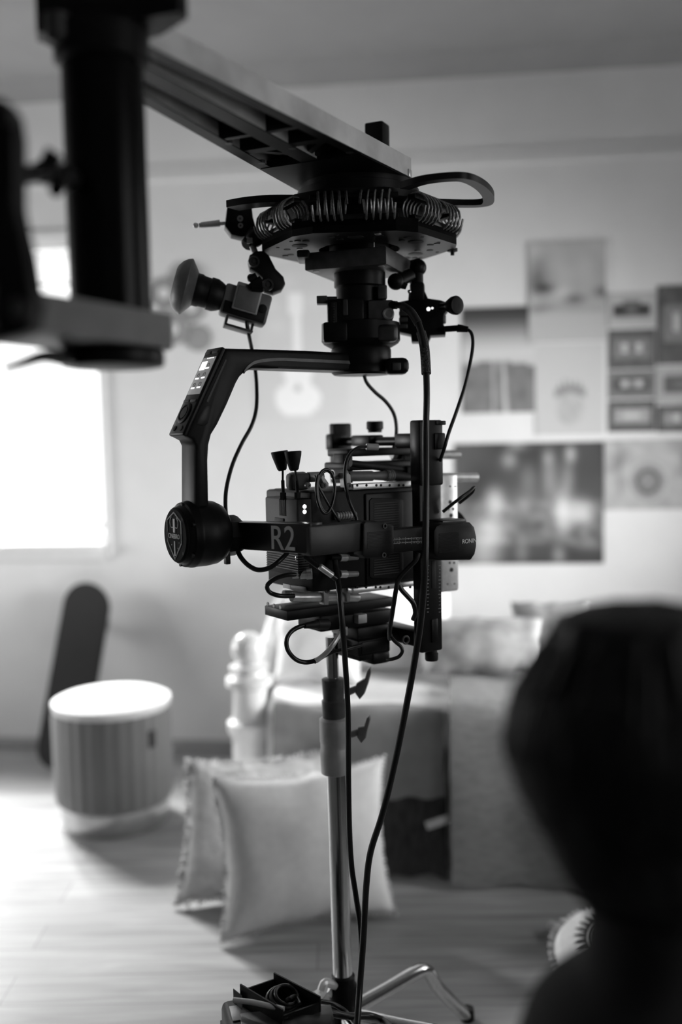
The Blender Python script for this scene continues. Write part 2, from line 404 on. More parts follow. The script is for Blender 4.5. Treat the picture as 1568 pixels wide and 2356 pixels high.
def clouds(u, v):
    val = mixf(.42, .36, v) + .08 * nz(u * 1.3, v * 2, 3, 2)
    val -= .22 * g(u, v, .12, .38, .12, .25) + .26 * g(u, v, .25, .47, .16, .05) + .25 * g(u, v, .6, .58, .16, .05) + .3 * g(u, v, .95, .52, .12, .06) + .1 * g(u, v, .25, .66, .2, .03)
    val += .16 * g(u, v, .42, .5, .12, .07) + .12 * g(u, v, .1, .1, .12, .08) + .12 * g(u, v, .1, .58, .1, .05)
    if v > .72: val = .43
    return val
print_sheet((1215, 553, 1393, 786), 'cloud_poster', 'tall poster of heavy clouds, highest sheet on the wall', 'poster', clouds, lift=.004)
def crown(u, v):
    val = .5 - .03 * v
    if .28 < u < .74:
        top = .36 + .10 * abs(math.sin((u - .28) / .46 * PI * 6)) + .08 * ((u - .51) / .23) ** 2
        if top < v < .55 + .05 * ((u - .51) / .23) ** 2: val = .24
    if ((u - .51) / .2) ** 2 + ((v - .72) / .18) ** 2 < 1: val = .40 + .06 * nz(u, v, 8)
    return val
print_sheet((1230, 790, 1388, 1000), 'crown_poster', 'pale poster with a dark spiky crown shape, below the cloud poster', 'poster', crown)
def tape(seed, bgc, fg, kind):
    def f(u, v):
        val = bgc + .03 * nz(u, v, 6, seed)
        if .12 < u < .88 and .25 < v < .72:
            val = fg
            if kind == 'deck' and .25 < u < .78 and .36 < v < .58: val = bgc * 1.4 if (abs(u - .36) > .07 and abs(u - .66) > .07) else .5
            if kind == 'car': val = bgc if (v < .36 and not (.32 < u < .7)) else (.02 if (v > .42 and v < .62 and abs(u - .5) > .12) else fg)
            if kind == 'block' and (.3 < u < .7) and (.38 < v < .6): val = fg * 1.5
        return val
    return f
tapes = [((1396, 672, 1508, 752), .42, .12, 'car', 'pale print of a dark car front, above the cassette prints'),
         ((1398, 757, 1507, 850), .10, .20, 'deck', 'dark cassette print directly below the pale car print'),
         ((1398, 853, 1507, 917), .16, .05, 'deck', 'cassette print with a black cassette, in the middle of its column'),
         ((1398, 921, 1507, 994), .08, .30, 'block', 'dark print with a pale square radio, lowest of its column'),
         ((1510, 655, 1640, 838), .09, .20, 'deck', 'large dark cassette print at the upper right edge of the photo'),
         ((1510, 842, 1640, 928), .36, .10, 'block', 'pale print with a dark square radio at the right edge'),
         ((1510, 931, 1640, 994), .08, .26, 'deck', 'dark print with a pale cassette at the right edge, lowest there')]
for i, (r, b_, f_, k_, lab) in enumerate(tapes):
    print_sheet(r, 'cassette_print', lab, 'print', tape(i + 1, b_, f_, k_), 'retro prints in a grid on the wall', n=30)
def concert(u, v):
    val = .022 + .03 * (nz(u, v, 4, 5) + .5) + .04 * sst(.3, .0, u)
    val = mixf(val, .12 + .12 * nz(u, v, 14, 8), sst(.44, .52, v) * sst(.86, .8, v))
    for cx, cy, sx, sy, a in ((.37, .14, .045, .06, .22), (.63, .13, .025, .05, .18), (.78, .10, .03, .06, .34), (.64, .28, .05, .2, .2), (.76, .3, .04, .15, .16),
                              (.27, .48, .06, .1, .42), (.72, .56, .05, .16, .42), (.83, .58, .09, .10, .42), (.25, .72, .1, .12, .3), (.2, .9, .1, .2, .28), (.5, .30, .05, .12, .10),
                              (.42, .02, .06, .04, .2), (.7, .93, .035, .07, .2), (.45, .9, .04, .1, .12), (.48, .5, .12, .1, .12), (.9, .85, .12, .04, .12)):
        val += a * g(u, v, cx, cy, sx, sy)
    return val
print_sheet((1046, 1018, 1388, 1297), 'concert_poster', 'big dark poster of a stage crowd with pale figures behind the gimbal', 'poster', concert)
def medal(u, v):
    val = .36 + .09 * nz(u, v, 7, 4) - .1 * g(u, v, .16, .35, .06, .3) - .12 * g(u, v, .92, .3, .06, .3)
    r = math.hypot((u - .50) * 1.12, (v - .60) * .86)
    if r < .26: val = .28
    if .235 < r < .26: val = .42
    if r < .16: val = .10
    if r < .11: val = .22 + .08 * nz(u, v, 20)
    return val
print_sheet((1390, 1010, 1590, 1172), 'medallion_poster', 'mid grey poster with a round dark medallion at the right edge', 'poster', medal)
def guitar(u, v):
    val = .63
    c = .46; w = 0
    if .60 < v < .97:
        t = (v - .60) / .37
        w = .16 * math.sqrt(max(0, 1 - ((t - .22) / .26) ** 2)) if t < .36 else 0
        w = max(w, .25 * math.sqrt(max(0, 1 - ((t - .70) / .32) ** 2)))
        if .3 < t < .5: w = max(w, .14)
    if .28 < v < .62: w = max(w, .045)
    if .18 < v < .30: w = max(w, .085)
    if abs(u - c) < w: val = .88
    if math.hypot(u - c, (v - .79) * 1.7) < .04: val = .5
    for q in ((.38, .10), (.65, .22), (.2, .25), (.25, .38)): val += .06 * g(u, v, q[0], q[1], .1, .05)
    return val
print_sheet((585, 612, 798, 968), 'guitar_poster', 'pale poster with a white electric guitar on the wall behind the gimbal arm', 'poster', guitar)
M_rec = mat('record_disc', .30, .5, var=.05); M_recl = mat('record_label', .66, .6, var=.03)
for i, (x, y, r, lab) in enumerate(((377, 675, 36, 'grey disc with pale centre, leftmost of the wall discs beside the black column'),
                        (432, 640, 34, 'grey wall disc directly above and behind the small camera lens'),
                        (440, 706, 34, 'grey wall disc half hidden behind the small camera lens'),
                        (398, 757, 36, 'grey wall disc with pale centre just below the small camera lens'),
                        (457, 778, 30, 'darkest small wall disc, lowest and rightmost of the cluster'),
                        (354, 712, 28, 'grey wall disc tucked against the column, below the leftmost one'))):
    c = WF.px(x, y, 0.003); R = (WF.px(x + r, y, 0)[0] - WF.px(x, y, 0)[0]); lift = .002 + .006 * (i % 2)
    e = thing('record', lab, 'disc', WF.w(c[0], lift, c[2]), 'round records hung on the wall')
    mb = MB(WF.M); mb.lathe([(R * .12, 0), (R, 0), (R, .004), (R * .36, .0045), (R * .12, .0045)], (c[0], lift, c[2]), (0, 1, 0), 40); mb.build('disc', M_rec, e)
    if i != 4:
        mb = MB(WF.M); mb.lathe([(.004, 0), (R * .36, 0), (R * .36, .001)], (c[0], lift + .0047, c[2]), (0, 1, 0), 32); mb.build('centre_label', M_recl, e)

# ------------------------------------------------------------------ skateboard leaning on the wall
bt = PZ(150, 1778, .0); bt = WF.I @ bt
top = WF.px(210, 1345, .06); d = 0
base = Vector((WF.px(136, 1770, bt[1])[0], bt[1], .012))
axis = (top - base); L = axis.length
wa = (WF.M.to_3x3() @ axis).normalized(); nn_ = (NW - wa * NW.dot(wa)).normalized()
SF = Fr(WF.w(*base), (-nn_).cross(wa), nn_, wa)
e = thing('skateboard', 'dark skateboard standing upright against the wall behind the stool', 'skateboard', WF.w(*base))
hw = .108; outl = []
for k in range(17): a = PI * k / 16; outl.append((hw * math.cos(a), L - hw + hw * math.sin(a)))
for k in range(17): a = PI + PI * k / 16; outl.append((hw * math.cos(a), hw + hw * math.sin(a)))
mb = MB(SF.M)
rings = []
for y in (0, .006, .012):
    rings.append([(x, y + .5 * max(0, z - (L - .14)) ** 1.3 + .5 * max(0, .14 - z) ** 1.3, z) for x, z in outl])
rings = [[(x, y, z) for x, y, z in r] for r in rings]; mb.loops(rings); mb.build('deck', mat('grip_tape', .022, .9, var=.3, scale=200), e)
for z in (.17, L - .17):
    mb = MB(SF.M); mb.bx(-.03, .03, -.035, 0, z - .03, z + .03, .004); mb.cyl((-.085, -.032, z), (.085, -.032, z), .008); t = mb.build('truck', M_mid, e)
    for x in (-.085, .085):
        mb = MB(SF.M); mb.cyl((x - .016, -.032, z), (x + .016, -.032, z), .026, bev=.004); mb.build('wheel', M_lab, t)

# ------------------------------------------------------------------ pouf stool
c0 = PZ(267, 1884, 0.0); s_top = .472; R = .216
e = thing('pouf_stool', 'round pleated velvet pouf stool with white top and metal foot ring', 'stool', c0)
pl = lambda a: 1 + .022 * abs(math.sin(a * 14)) - .011
mb = MB(Matrix.Translation(c0)); mb.lathe([(R * .9, .085), (R * .985, .10), (R, .14), (R, .30), (R * 1.0, s_top - .055), (R * .985, s_top - .04)], seg=168, flute=pl); mb.build('pleated_side', mat('velvet_side', .20, .75, var=.05, scale=8, sheen=.2), e)
mb = MB(Matrix.Translation(c0)); mb.lathe([(R * .97, s_top - .045), (R * 1.005, s_top - .03), (R * 1.0, s_top - .012), (R * .9, s_top - .002), (R * .5, s_top + .004), (0, s_top + .005)], seg=64); mb.build('cushion_top', mat('velvet_top', .8, .8, var=.03), e)
mb = MB(Matrix.Translation(c0)); mb.lathe([(R * .91, .0), (R * .92, .004), (R * .92, .066), (R * .91, .085)], seg=64); mb.build('foot_ring', mat('brushed_foot', .55, .25, .9, var=.08), e)
mb = MB(Matrix.Translation(c0)); a = math.radians(-38); tg = Fr((R * 1.012 * math.cos(a), R * 1.012 * math.sin(a), .345), (-math.sin(a), math.cos(a), 0), (math.cos(a), math.sin(a), 0), ZZ)
mb.M = mb.M @ tg.M; mb.bx(-.014, .014, -.002, .003, -.03, .03); mb.build('sewn_tag', M_gry, e, label='small dark sewn tag')

# ------------------------------------------------------------------ bed
BF = Fr(PZ(830, 2012, 0.0), TW, NW, ZZ)
bx_ = lambda p, q, v=0.0: BF.px(p, q, v)
hx = bx_(575, 1620, -.10)[0]; BL, BW, MT = 2.25, 1.12, .535
e = thing('bed', 'white painted bed with ball finial posts and scrolled end board', 'bed', BF.w(hx + 1, -.55, 0))
mb = MB(BF.M)
def post(y):
    m_ = MB(BF.M)
    zt = bx_(565, 1455, y)[2] if y > -.3 else .66
    z = zt
    pr = [(.036, 0), (.042, .02), (.036, .10), (.056, .14), (.062, .18), (.062, z - .38), (.064, z - .35), (.078, z - .33), (.078, z - .30), (.06, z - .285), (.055, z - .22), (.058, z - .185),
          (.078, z - .175), (.078, z - .150), (.054, z - .14), (.05, z - .13), (.066, z - .122), (.066, z - .112), (.030, z - .102), (.026, z - .09)]
    m_.lathe(pr, (hx, y, 0), seg=28); p_ = m_.build('bed_post', M_white, e)
    m_ = MB(BF.M); m_.ball((hx, y, z - .056), .058); m_.build('ball_finial', M_white, p_)
    return z
zp = post(-.10); post(-BW)
m_ = MB(BF.M); n = 24; out = []
for k in range(n + 1):
    t = k / n; zz_ = .56 + .24 * sst(.05, .75, t) - .05 * sst(.8, 1, t) + .03 * math.sin(t * PI * 2)
    out.append((-.14 - (BW - .18) * t, zz_))
rings = [[(hx - .018, y, z) for y, z in out] + [(hx - .018, y, .24) for y, z in reversed(out)], [(hx + .018, y, z) for y, z in out] + [(hx + .018, y, .24) for y, z in reversed(out)]]
m_.loops(rings); m_.build('end_board', M_white, e)
m_ = MB(BF.M); m_.tube([(hx, y, z) for y, z in out], .026, seg=12, n=2); m_.build('scroll_rail', M_white, e)
m_ = MB(BF.M); m_.bx(hx + .03, hx + BL, -.09, -.05, .16, .30, .006); m_.build('side_rail', M_white, e)
m_ = MB(BF.M); m_.bx(hx + .03, hx + BL, -BW - .02, -.10, .20, MT - .02, .05, 4); m_.build('mattress', mat('ticking', .7, .9), e)
for y in (-.1, -BW):
    m_ = MB(BF.M); m_.cyl((hx + BL - .06, y, 0), (hx + BL - .06, y, .25), .035); m_.build('leg', M_white, e)
def drape(name, x0, x1, prof, m, lab, cat, amp=.008, th=.014, seed=0, wave=9.0, nx=40, grp=None):
    sp = smooth_path([Vector((0, y, z)) for y, z in prof], 5); b = bmesh.new()
    rows = []
    for k, p in enumerate(sp):
        row = []
        for i in range(nx + 1):
            u = i / nx; x = x0 + (x1 - x0) * u; h = amp * (math.sin(u * wave + seed) + 1.2 * noise.noise(Vector((u * 5 + seed, k * .16, seed))))
            hang = max(0, min(1, (MT + .02 - p.z) / .2))
            row.append(Vector((x + .006 * noise.noise(Vector((k * .3, u * 3, seed))), p.y + h * (.3 + hang), max(.004, p.z + h * (1 - hang) * .8 + (.006 * math.sin(u * 31 + seed) if k == len(sp) - 1 else 0)))))
        rows.append(row)
    R1 = [[b.verts.new(v) for v in r] for r in rows]
    for j in range(len(R1) - 1):
        for i in range(nx): b.faces.new((R1[j][i], R1[j][i + 1], R1[j + 1][i + 1], R1[j + 1][i]))
    bmesh.ops.solidify(b, geom=list(b.faces), thickness=th)
    mm = MB(BF.M); mm.merge(b); o = mm.build(name, m, ang=70)
    return tag(o, lab, cat, grp)
X = lambda p, q=1750: bx_(p, q, 0)[0]
M_sheet = mat('white_cotton', .78, .9, var=.03, bump=.08, bscale=14)
M_throw = mat('grey_throw', .28, .95, var=.10, scale=20, bump=.2, bscale=180)
M_knit = mat('dark_knit', .055, .95, var=.35, scale=30, bump=.6, bscale=90, stretch=(2.5, 1, .6))
M_frng = mat('woven_fringe', .26, .95, var=.15, scale=25, bump=.3, bscale=150, stretch=(1, 1, 3))
M_patt = mat('patterned_cotton', .42, .9, var=.5, scale=9, bump=.1)
drape('bed_sheet', hx + .07, hx + BL - .02, [(-BW + .02, MT + .012), (-.6, MT + .02), (-.16, MT + .018), (-.05, MT - .01), (-.02, MT - .08), (-.018, .30)], M_sheet, 'smooth white sheet covering the bed mattress', 'sheet', .006)
drape('throw_blanket', X(632), X(1022), [(-.035, MT + .016), (-.02, MT + .016), (.006, MT + .002), (.025, MT - .06), (.032, .42), (.035, .27)], M_throw, 'mid grey throw hanging over the bed edge behind the stand', 'blanket', .007, seed=2)
drape('knit_blanket', X(636), X(1026), [(-.02, .42), (.005, .33), (.012, .2), (.016, .08), (.024, .012)], M_knit, 'dark shaggy blanket hanging to the floor below the grey throw', 'blanket', .007, seed=5, wave=22)
drape('fringed_blanket', X(1036), X(1036) + .95, [(-.85, MT + .048), (-.4, MT + .048), (-.1, MT + .048), (.04, MT + .026), (.08, MT - .10), (.085, .3), (.08, .12), (.085, .012)], M_frng, 'woven grey blanket draped to the floor on the right half of the bed', 'blanket', .012, seed=8, wave=12)
m_ = MB(BF.M); q = bx_(1006, 1892, .075); m_.box((q[0], .075, q[2]), (.075, .004, .026), .001, R=Matrix.Rotation(-.35, 3, 'Y')); m_.cyl((q[0], .04, q[2] - .02), (q[0] + .01, .075, q[2]), .002)
tag(m_.build('paper_tag', M_wht), 'small white tag hanging at the seam between the two blankets', 'tag')

def cushion(name, lab, cat, c, w, h, t, xa, na, m, grp=None, pinch=.055, seed=0, fringe=0.0, mf=None, nn=28, part='cover', shear=0.0):
    F = Fr(c, xa, na); e_ = thing(name, lab, cat, c, grp); b = bmesh.new(); V = {}
    for sgn in (1, -1):
        for i in range(nn + 1):
            for j in range(nn + 1):
                u, v = 2 * i / nn - 1, 2 * j / nn - 1
                k = ((1 - u ** 2) * (1 - v ** 2)); hh = t * .5 * k ** .42 if k > 0 else 0
                hh *= 1 + .12 * noise.noise(Vector((u * 1.6 + seed, v * 1.6, seed + sgn)))
                x = u * w / 2 * (1 - pinch * (1 - v * v)); z = v * h / 2 * (1 - pinch * (1 - u * u))
                x += .006 * noise.noise(Vector((v * 3, seed, 1.0))); z += .008 * noise.noise(Vector((u * 3, seed, 4.0)))
                key = (i, j, sgn) if 0 < i < nn and 0 < j < nn else (i, j, 0)
                x += shear * w * (z / h + .5)
                if key not in V: V[key] = b.verts.new((x, sgn * hh, z + h / 2))
    gv = lambda i, j, s_: V.get((i, j, s_)) or V[(i, j, 0)]
    for sgn in (1, -1):
        for i in range(nn):
            for j in range(nn): b.faces.new((gv(i, j, sgn), gv(i + 1, j, sgn), gv(i + 1, j + 1, sgn), gv(i, j + 1, sgn)))
    mm = MB(F.M); mm.merge(b); cv = mm.build(part, m, e_, ang=80)
    if fringe:
        mm = MB(F.M); rg = random.Random(seed)
        loop = [(-1 + 2 * k / 40, -1) for k in range(40)] + [(1, -1 + 2 * k / 40) for k in range(40)] + [(1 - 2 * k / 40, 1) for k in range(40)] + [(-1, 1 - 2 * k / 40) for k in range(40)]
        for (u, v) in loop:
            x = u * w / 2 * (1 - pinch * (1 - v * v)); z = v * h / 2 * (1 - pinch * (1 - u * u)) + h / 2
            x += shear * w * (z / h)
            d = Vector((u if abs(u) > .99 else u * .3, 0, v if abs(v) > .99 else v * .3)).normalized() * fringe * rg.uniform(.6, 1.1)
            p0 = Vector((x, 0, z)); p1 = p0 + d + Vector((rg.uniform(-.4, .4), rg.uniform(-.5, .5), rg.uniform(-.4, .2))) * fringe
            if (F.M @ p1).z < .004: p1.z = p0.z
            mm.tube([p0, (p0 + p1) / 2 + Vector((0, rg.uniform(-.2, .2) * fringe, 0)), p1], .0045, seg=5, n=2)
        o = mm.build('fringe', mf or m, e_); o['kind'] = 'stuff'
    return e_
M_cush = mat('cream_canvas', .66, .92, var=.05, scale=40, bump=.15, bscale=220)
M_fray = mat('frayed_cotton', .62, .95, var=.3, scale=16, bump=.5, bscale=60)
# pillows and quilt at the scrolled end of the bed
q = BF.w(X(735, 1560) + .07, -.42, MT + .03)
cushion('bed_pillow', 'white plump pillow propped inside the scrolled bed end', 'pillow', q, .50, .40, .20, TW * 1 + Vector((0, 0, 0)), (NW + Vector((.25, 0, .55))), M_sheet, seed=3)
q = BF.w(X(700, 1560) + .17, -.80, MT + .03)
q2 = BF.w(X(668, 1560) + .05, -.24, MT + .03)
cushion('bed_pillow', 'small white pillow nearest the ball finial post on the bed', 'pillow', q2, .30, .26, .13, TW, (NW + Vector((.3, 0, .5))), M_sheet, seed=15)
cushion('bed_pillow', 'white pillow at the back of the bed against the wall', 'pillow', q, .60, .44, .20, TW, (NW + Vector((.15, 0, .4))), M_sheet, seed=4)
q = BF.w(X(1125, 1560), -.26, MT + .064)
cushion('patterned_cushion', 'pale cushion with faded pattern lying on the woven blanket', 'cushion', q, .40, .22, .12, TW, (NW + Vector((0, 0, .9))), M_patt, seed=9)
q = BF.w(X(1300, 1500), -.42, MT + .066)
cushion('grey_cushion', 'grey cushion on the bed half hidden behind the person', 'cushion', q, .28, .22, .12, TW, (NW + Vector((0, 0, .35))), mat('grey_linen', .30, .95, var=.1), seed=12)

# floor cushions
A, B = PZ(525, 2166, .012), PZ(892, 2106, .012)
xa = (B - A); wd_ = xa.length; xa.normalize(); na = Vector((xa.y, -xa.x, 0))
mid = (A + B) / 2
cushion('floor_cushion', 'front cream cushion standing on the floor behind the metal stand', 'cushion', mid, wd_ * 1.10, .455, .17, xa, (na + Vector((0, 0, .18))), M_cush, seed=1, fringe=.006, mf=M_fray, pinch=.11)
A2 = PZ(412, 2082, .012); B2 = A2 + xa * .5 - na * .0
xb = (Vector((.985, .17, 0))).normalized(); nb_ = Vector((xb.y, -xb.x, 0))
cushion('frayed_cushion', 'frayed cushion standing behind the front cream cushion', 'cushion', A2 + xb * .22, .45, .42, .13, xb, (nb_ + Vector((0, 0, .20))), M_fray, seed=6, fringe=.014, mf=M_fray, pinch=.08, shear=.10)
# round mandala cushion beside the person
RR = .165; mc = PZ(1472, 2312, .035)
MF = Fr(mc, (1, .05, 0), (-.05, -.26, .96))
e = thing('mandala_cushion', 'round white cushion with dark sunburst ring on the floor beside the person', 'cushion', Vector((mc.x, mc.y, 0)))
mb = MB(MF.M); mb.lathe([(0, -.05), (RR * .6, -.045), (RR * .92, -.025), (RR, 0), (RR * .92, .025), (RR * .6, .045), (0, .05)], (0, 0, RR * .93), (0, 1, 0), 56); mb.build('cover', M_cush, e)
mb = MB(MF.M); rg = random.Random(3)
for k in range(72):
    a = 2 * PI * k / 72; p0 = Vector((math.cos(a) * RR, 0, math.sin(a) * RR + RR * .93)); p1 = p0 + Vector((math.cos(a), rg.uniform(-.4, .4), math.sin(a))) * .016
    if (MF.M @ p1).z > .003: mb.tube([p0, p1], .004, seg=5, n=1)
o = mb.build('fringe', M_fray, e); o['kind'] = 'stuff'
mb = MB(MF.M)
def on_c(r, a): 
    h = .0505 - .0055 * (r / (RR * .6)) ** 2 if r < RR * .6 else .045 - .02 * ((r - RR * .6) / (RR * .32)) ** 1.4
    return Vector((r * math.cos(a), h + .001, r * math.sin(a) + RR * .93))
b = bmesh.new()
for k in range(28):
    a0, a1, am = 2 * PI * k / 28, 2 * PI * (k + 1) / 28, 2 * PI * (k + .5) / 28
    vs = [b.verts.new(on_c(r_, a_)) for r_, a_ in ((RR * .52, a0), (RR * .52, a1), (RR * .63, am * .5 + a1 * .5), (RR * .74, am), (RR * .63, am * .5 + a0 * .5))]; b.faces.new(vs)
    for r0, r1 in ((.44, .47), (.38, .41)):
        vs = [b.verts.new(on_c(RR * r_, a_)) for r_, a_ in ((r0, a0), (r0, a1), (r1, a1), (r1, a0))]; b.faces.new(vs)
    vs = [b.verts.new(on_c(RR * r_, a_)) for r_, a_ in ((.30, a0), (.30, a1), (.22, am))]; b.faces.new(vs)
bmesh.ops.solidify(b, geom=list(b.faces), thickness=.0015)
mb.merge(b); mb.build('sunburst_print', mat('dark_thread', .035, .9), e, label='dark sunburst ring')
mb = MB(); p = PZ(1300, 2165, .02); p2 = PZ(1268, 2130, .02); mb.tube([p, (p + p2) / 2 + Vector((0, 0, .012)), p2], [.006, .014], seg=8); mb.build('tassel', M_fray, e)
# ------------------------------------------------------------------ frames of the hanging rig
A_ = Vector((math.cos(math.radians(34)), math.sin(math.radians(34)), 0)); S_ = Vector((A_.y, -A_.x, 0))
CG = P(838, 1242, 2.118); Y0 = CG.y
CF = Fr(CG, A_, S_, ZZ)                 # x = along the lens, y = towards the viewer, z = up
PAN = Vector((CG.x, CG.y, 0))
def zp_(py): return PYY(838, py, Y0).z
def rp_(r, d=None): return r * (d or (CG - EYE).dot(fwd)) / FPX
def rad_at(p, r): return r * (Vector(p) - EYE).dot(fwd) / FPX
def pxcyl(mb, F, v, p0, p1, r, r1=None, bev=0.0, seg=18):
    a, b = F.px(p0[0], p0[1], v), F.px(p1[0], p1[1], v); k = (F.M @ a - EYE).dot(fwd) / FPX
    return mb.cyl(a, b, r * k, (r1 if r1 is not None else r) * k, seg, bev * k)

# ------------------------------------------------------------------ crane: column, offset beam, lower arm
ZB = P(955, 408, 2.0).z
Bf, Bn = PZ(945, 408, ZB), PZ(335, 100, ZB)
Lf, Ln = PZ(690, 440, ZB), PZ(335, 240, ZB)
T_ = ((Bf - Bn).normalized() + (Lf - Ln).normalized()).normalized(); N_ = Vector((T_.y, -T_.x, 0))
dcol = 1.27; COL = P(246, 440, dcol); COL = Vector((COL.x, COL.y, 0))
tp = Vector((COL.x, COL.y, ZB))
TF = Fr(tp, T_, N_, ZZ)                 # x = along the beam, y = to its right side
e = thing('camera_crane', 'black camera crane column with long milled aluminium offset beam holding the gimbal', 'crane', (COL.x, COL.y, ZB))
l = [TF.I @ q for q in (Bf, Bn, Lf, Ln)]
T1 = (TF.I @ PZ(964, 406, ZB)).x; H = .038; TJ = .06      # the beam starts just behind the column and widens towards the gimbal
def NRf(x): return l[1].y + (l[0].y - l[1].y) * (x - l[1].x) / (l[0].x - l[1].x)
def NLf(x): return l[3].y + (l[2].y - l[3].y) * (x - l[3].x) / (l[2].x - l[3].x)
L = T1 - TJ; MDf = lambda x: (NRf(x) + NLf(x)) / 2
def slab(mb, xa, xb, ya, yb, z0, z1):     # ya, yb are functions of x
    q = [(xa, ya(xa)), (xb, ya(xb)), (xb, yb(xb)), (xa, yb(xa))]
    return mb.loops([[(x, y, z0) for x, y in q], [(x, y, z1) for x, y in q]])
mb = MB(TF.M); slab(mb, TJ, T1, lambda x: NRf(x) - .014, NRf, 0, H); mb.build('beam_side', M_beam, e)
mb = MB(TF.M); slab(mb, TJ - .02, T1, NLf, lambda x: NLf(x) + .016, 0, H); mb.build('beam_side', M_beam, e)
mb = MB(TF.M); slab(mb, TJ, T1, lambda x: NLf(x) + .014, lambda x: NRf(x) - .013, H - .008, H - .0006); mb.build('beam_web', M_satin, e)
for y0_, y1_ in ((lambda x: NLf(x) - .001, lambda x: NLf(x) + .024), (lambda x: MDf(x) - .017, lambda x: MDf(x) + .017), (lambda x: NRf(x) - .022, lambda x: NRf(x) - .0005)):
    mb = MB(TF.M); slab(mb, TJ, T1 - .002, y0_, y1_, -.0012, .0008); mb.build('beam_shade_strip', M_blk, e)  # underside shade put in as thin black strips below the bare metal
mb = MB(TF.M); slab(mb, TJ, TJ + L * .97, lambda x: MDf(x) - .015, lambda x: MDf(x) + .015, .0006, H - .007); mb.build('beam_rib', M_beam, e)
for f, w_ in ((.0, .03), (.50, .012), (.60, .022), (.95, .03)):
    mb = MB(TF.M); xx = TJ + L * f; slab(mb, xx, xx + w_, lambda x: NLf(x) + .014, lambda x: NRf(x) - .013, .0006, H - .007); mb.build('beam_rib', M_satin, e)
for sg in (1, -1):
    a = Vector((TJ + L * .62, 0, 0)); b = Vector((TJ + L * .84, 0, 0))
    for half in (0, 1):
        A_0 = Vector((a.x if half == 0 else (a.x + b.x) / 2, 0, 0)); B_0 = Vector(((a.x + b.x) / 2 if half == 0 else b.x, 0, 0))
    wa_, wb_ = (NRf(a.x) - NLf(a.x)) * .42, (NRf(b.x) - NLf(b.x)) * .42
    a.y, b.y = MDf(a.x) + sg * wa_, MDf(b.x) - sg * wb_; d = b - a
    mb = MB(TF.M); mb.box(((a.x + b.x) / 2, (a.y + b.y) / 2, H / 2), (d.length, .013, H - .012), R=Matrix.Rotation(math.atan2(d.y, d.x), 3, 'Z')); mb.build('beam_brace', M_satin, e)
mb = MB(TF.M); slab(mb, TJ + L * .74, T1 - .004, lambda x: NLf(x) + .003, lambda x: NRf(x) - .003, -.002, .012); mb.build('mounting_pad', M_blk, e)
for f, y in ((.53, .12), (.63, .55), (.72, .92), (.70, .10)):
    xx = TJ + L * f; yy = NLf(xx) + (NRf(xx) - NLf(xx)) * y; mb = MB(TF.M); mb.cyl((xx, yy, -.0015), (xx, yy, .004), .007, seg=14); mb.build('bolt', M_gun, e)
mb = MB(TF.M); mb.bx(T1 - .016, T1 + .0015, NRf(T1) - .02, NRf(T1) + .0012, -.001, .014, .001); mb.build('end_shim', M_sil, e)
mid_ = MDf(T1)
# black block bolted on the far end of the beam
mb = MB(TF.M); q = TF.px(858, 320, mid_); mb.bx(q[0] - .02, q[0] + .022, mid_ - .012, mid_ + .03, H, TF.px(858, 287, mid_)[2], .004)
mb.build('top_clamp', M_blk, e)
# column
RC = rp_(93, dcol); zt = P(246, 78, dcol).z; zb = P(246, 845, dcol).z
mb = MB(Matrix.Translation(COL)); mb.lathe([(RC * .98, zb + .03), (RC, zb + .03), (RC, ZB)], seg=64); mb.build('column_tube', mat('column_black', .005, .22, 0, var=.2, scale=20, spec=.10), e)
mb = MB(Matrix.Translation(COL)); mb.lathe([(RC, ZB - .045), (RC + .008, ZB - .04), (RC + .008, ZB - .002), (RC, ZB)], seg=56); mb.build('collar', M_blk, e)
cl, cr = TF.px(84, 74, 0.0), TF.px(414, 30, 0.0)
hp = [(-.035, -.073), (-.018, .024), (-.002, .118), (.018, .118), (.045, .06), (.05, -.06), (-.012, -.092)]
mb = MB(TF.M); mb.loops([[(x, y, .0) for x, y in hp], [(x, y, .075) for x, y in hp]]); mb.build('head_plate', M_blk, e)
mb = MB(TF.M); slab(mb, .0, TJ + .01, lambda x: NLf(x) + .004, lambda x: NRf(x) - .004, .002, H - .001); mb.build('beam_root', M_blk, e)
q = PZ(133, 100, ZB - .03); mb = MB(Matrix.Translation(Vector((q.x, q.y, 0)))); mb.lathe([(.010, ZB - .03), (.015, ZB - .024), (.015, ZB + .004)], seg=20); mb.build('clamp_knob', M_gry, e)
# foot ring and lower arm
z0, z1 = P(246, 846, dcol).z, P(246, 806, dcol).z; RF = rp_(118, dcol)
mb = MB(Matrix.Translation(COL)); mb.lathe([(RF * .82, z0), (RF * .97, z0 + .002), (RF, z0 + .006), (RF, z1 - .003), (RF * .9, z1 + .006)], seg=56); mb.build('foot_ring', M_blk, e)
za, zc = P(246, 722, dcol).z, P(246, 800, dcol).z
M_arm = mat('arm_grey_paint', .075, .45, .2, var=.3, scale=14)
mb = MB(TF.M); r_ = RC + .014; out = [(-.36, -r_ * .9), (-.36, r_ * .9)] + [(r_ * 1.05 * math.sin(t), r_ * math.cos(t)) for t in [PI * i / 14 for i in range(15)]]
out = [(-.30, -r_), (-.30, r_), (r_ * .6, r_), (r_ * 1.05, r_ * .55), (r_ * 1.05, -r_ * .55), (r_ * .6, -r_)]
mb.loops([[(x, y, zc - ZB) for x, y in out], [(x, y, za - ZB) for x, y in out]]); mb.build('lower_arm', M_arm, e)
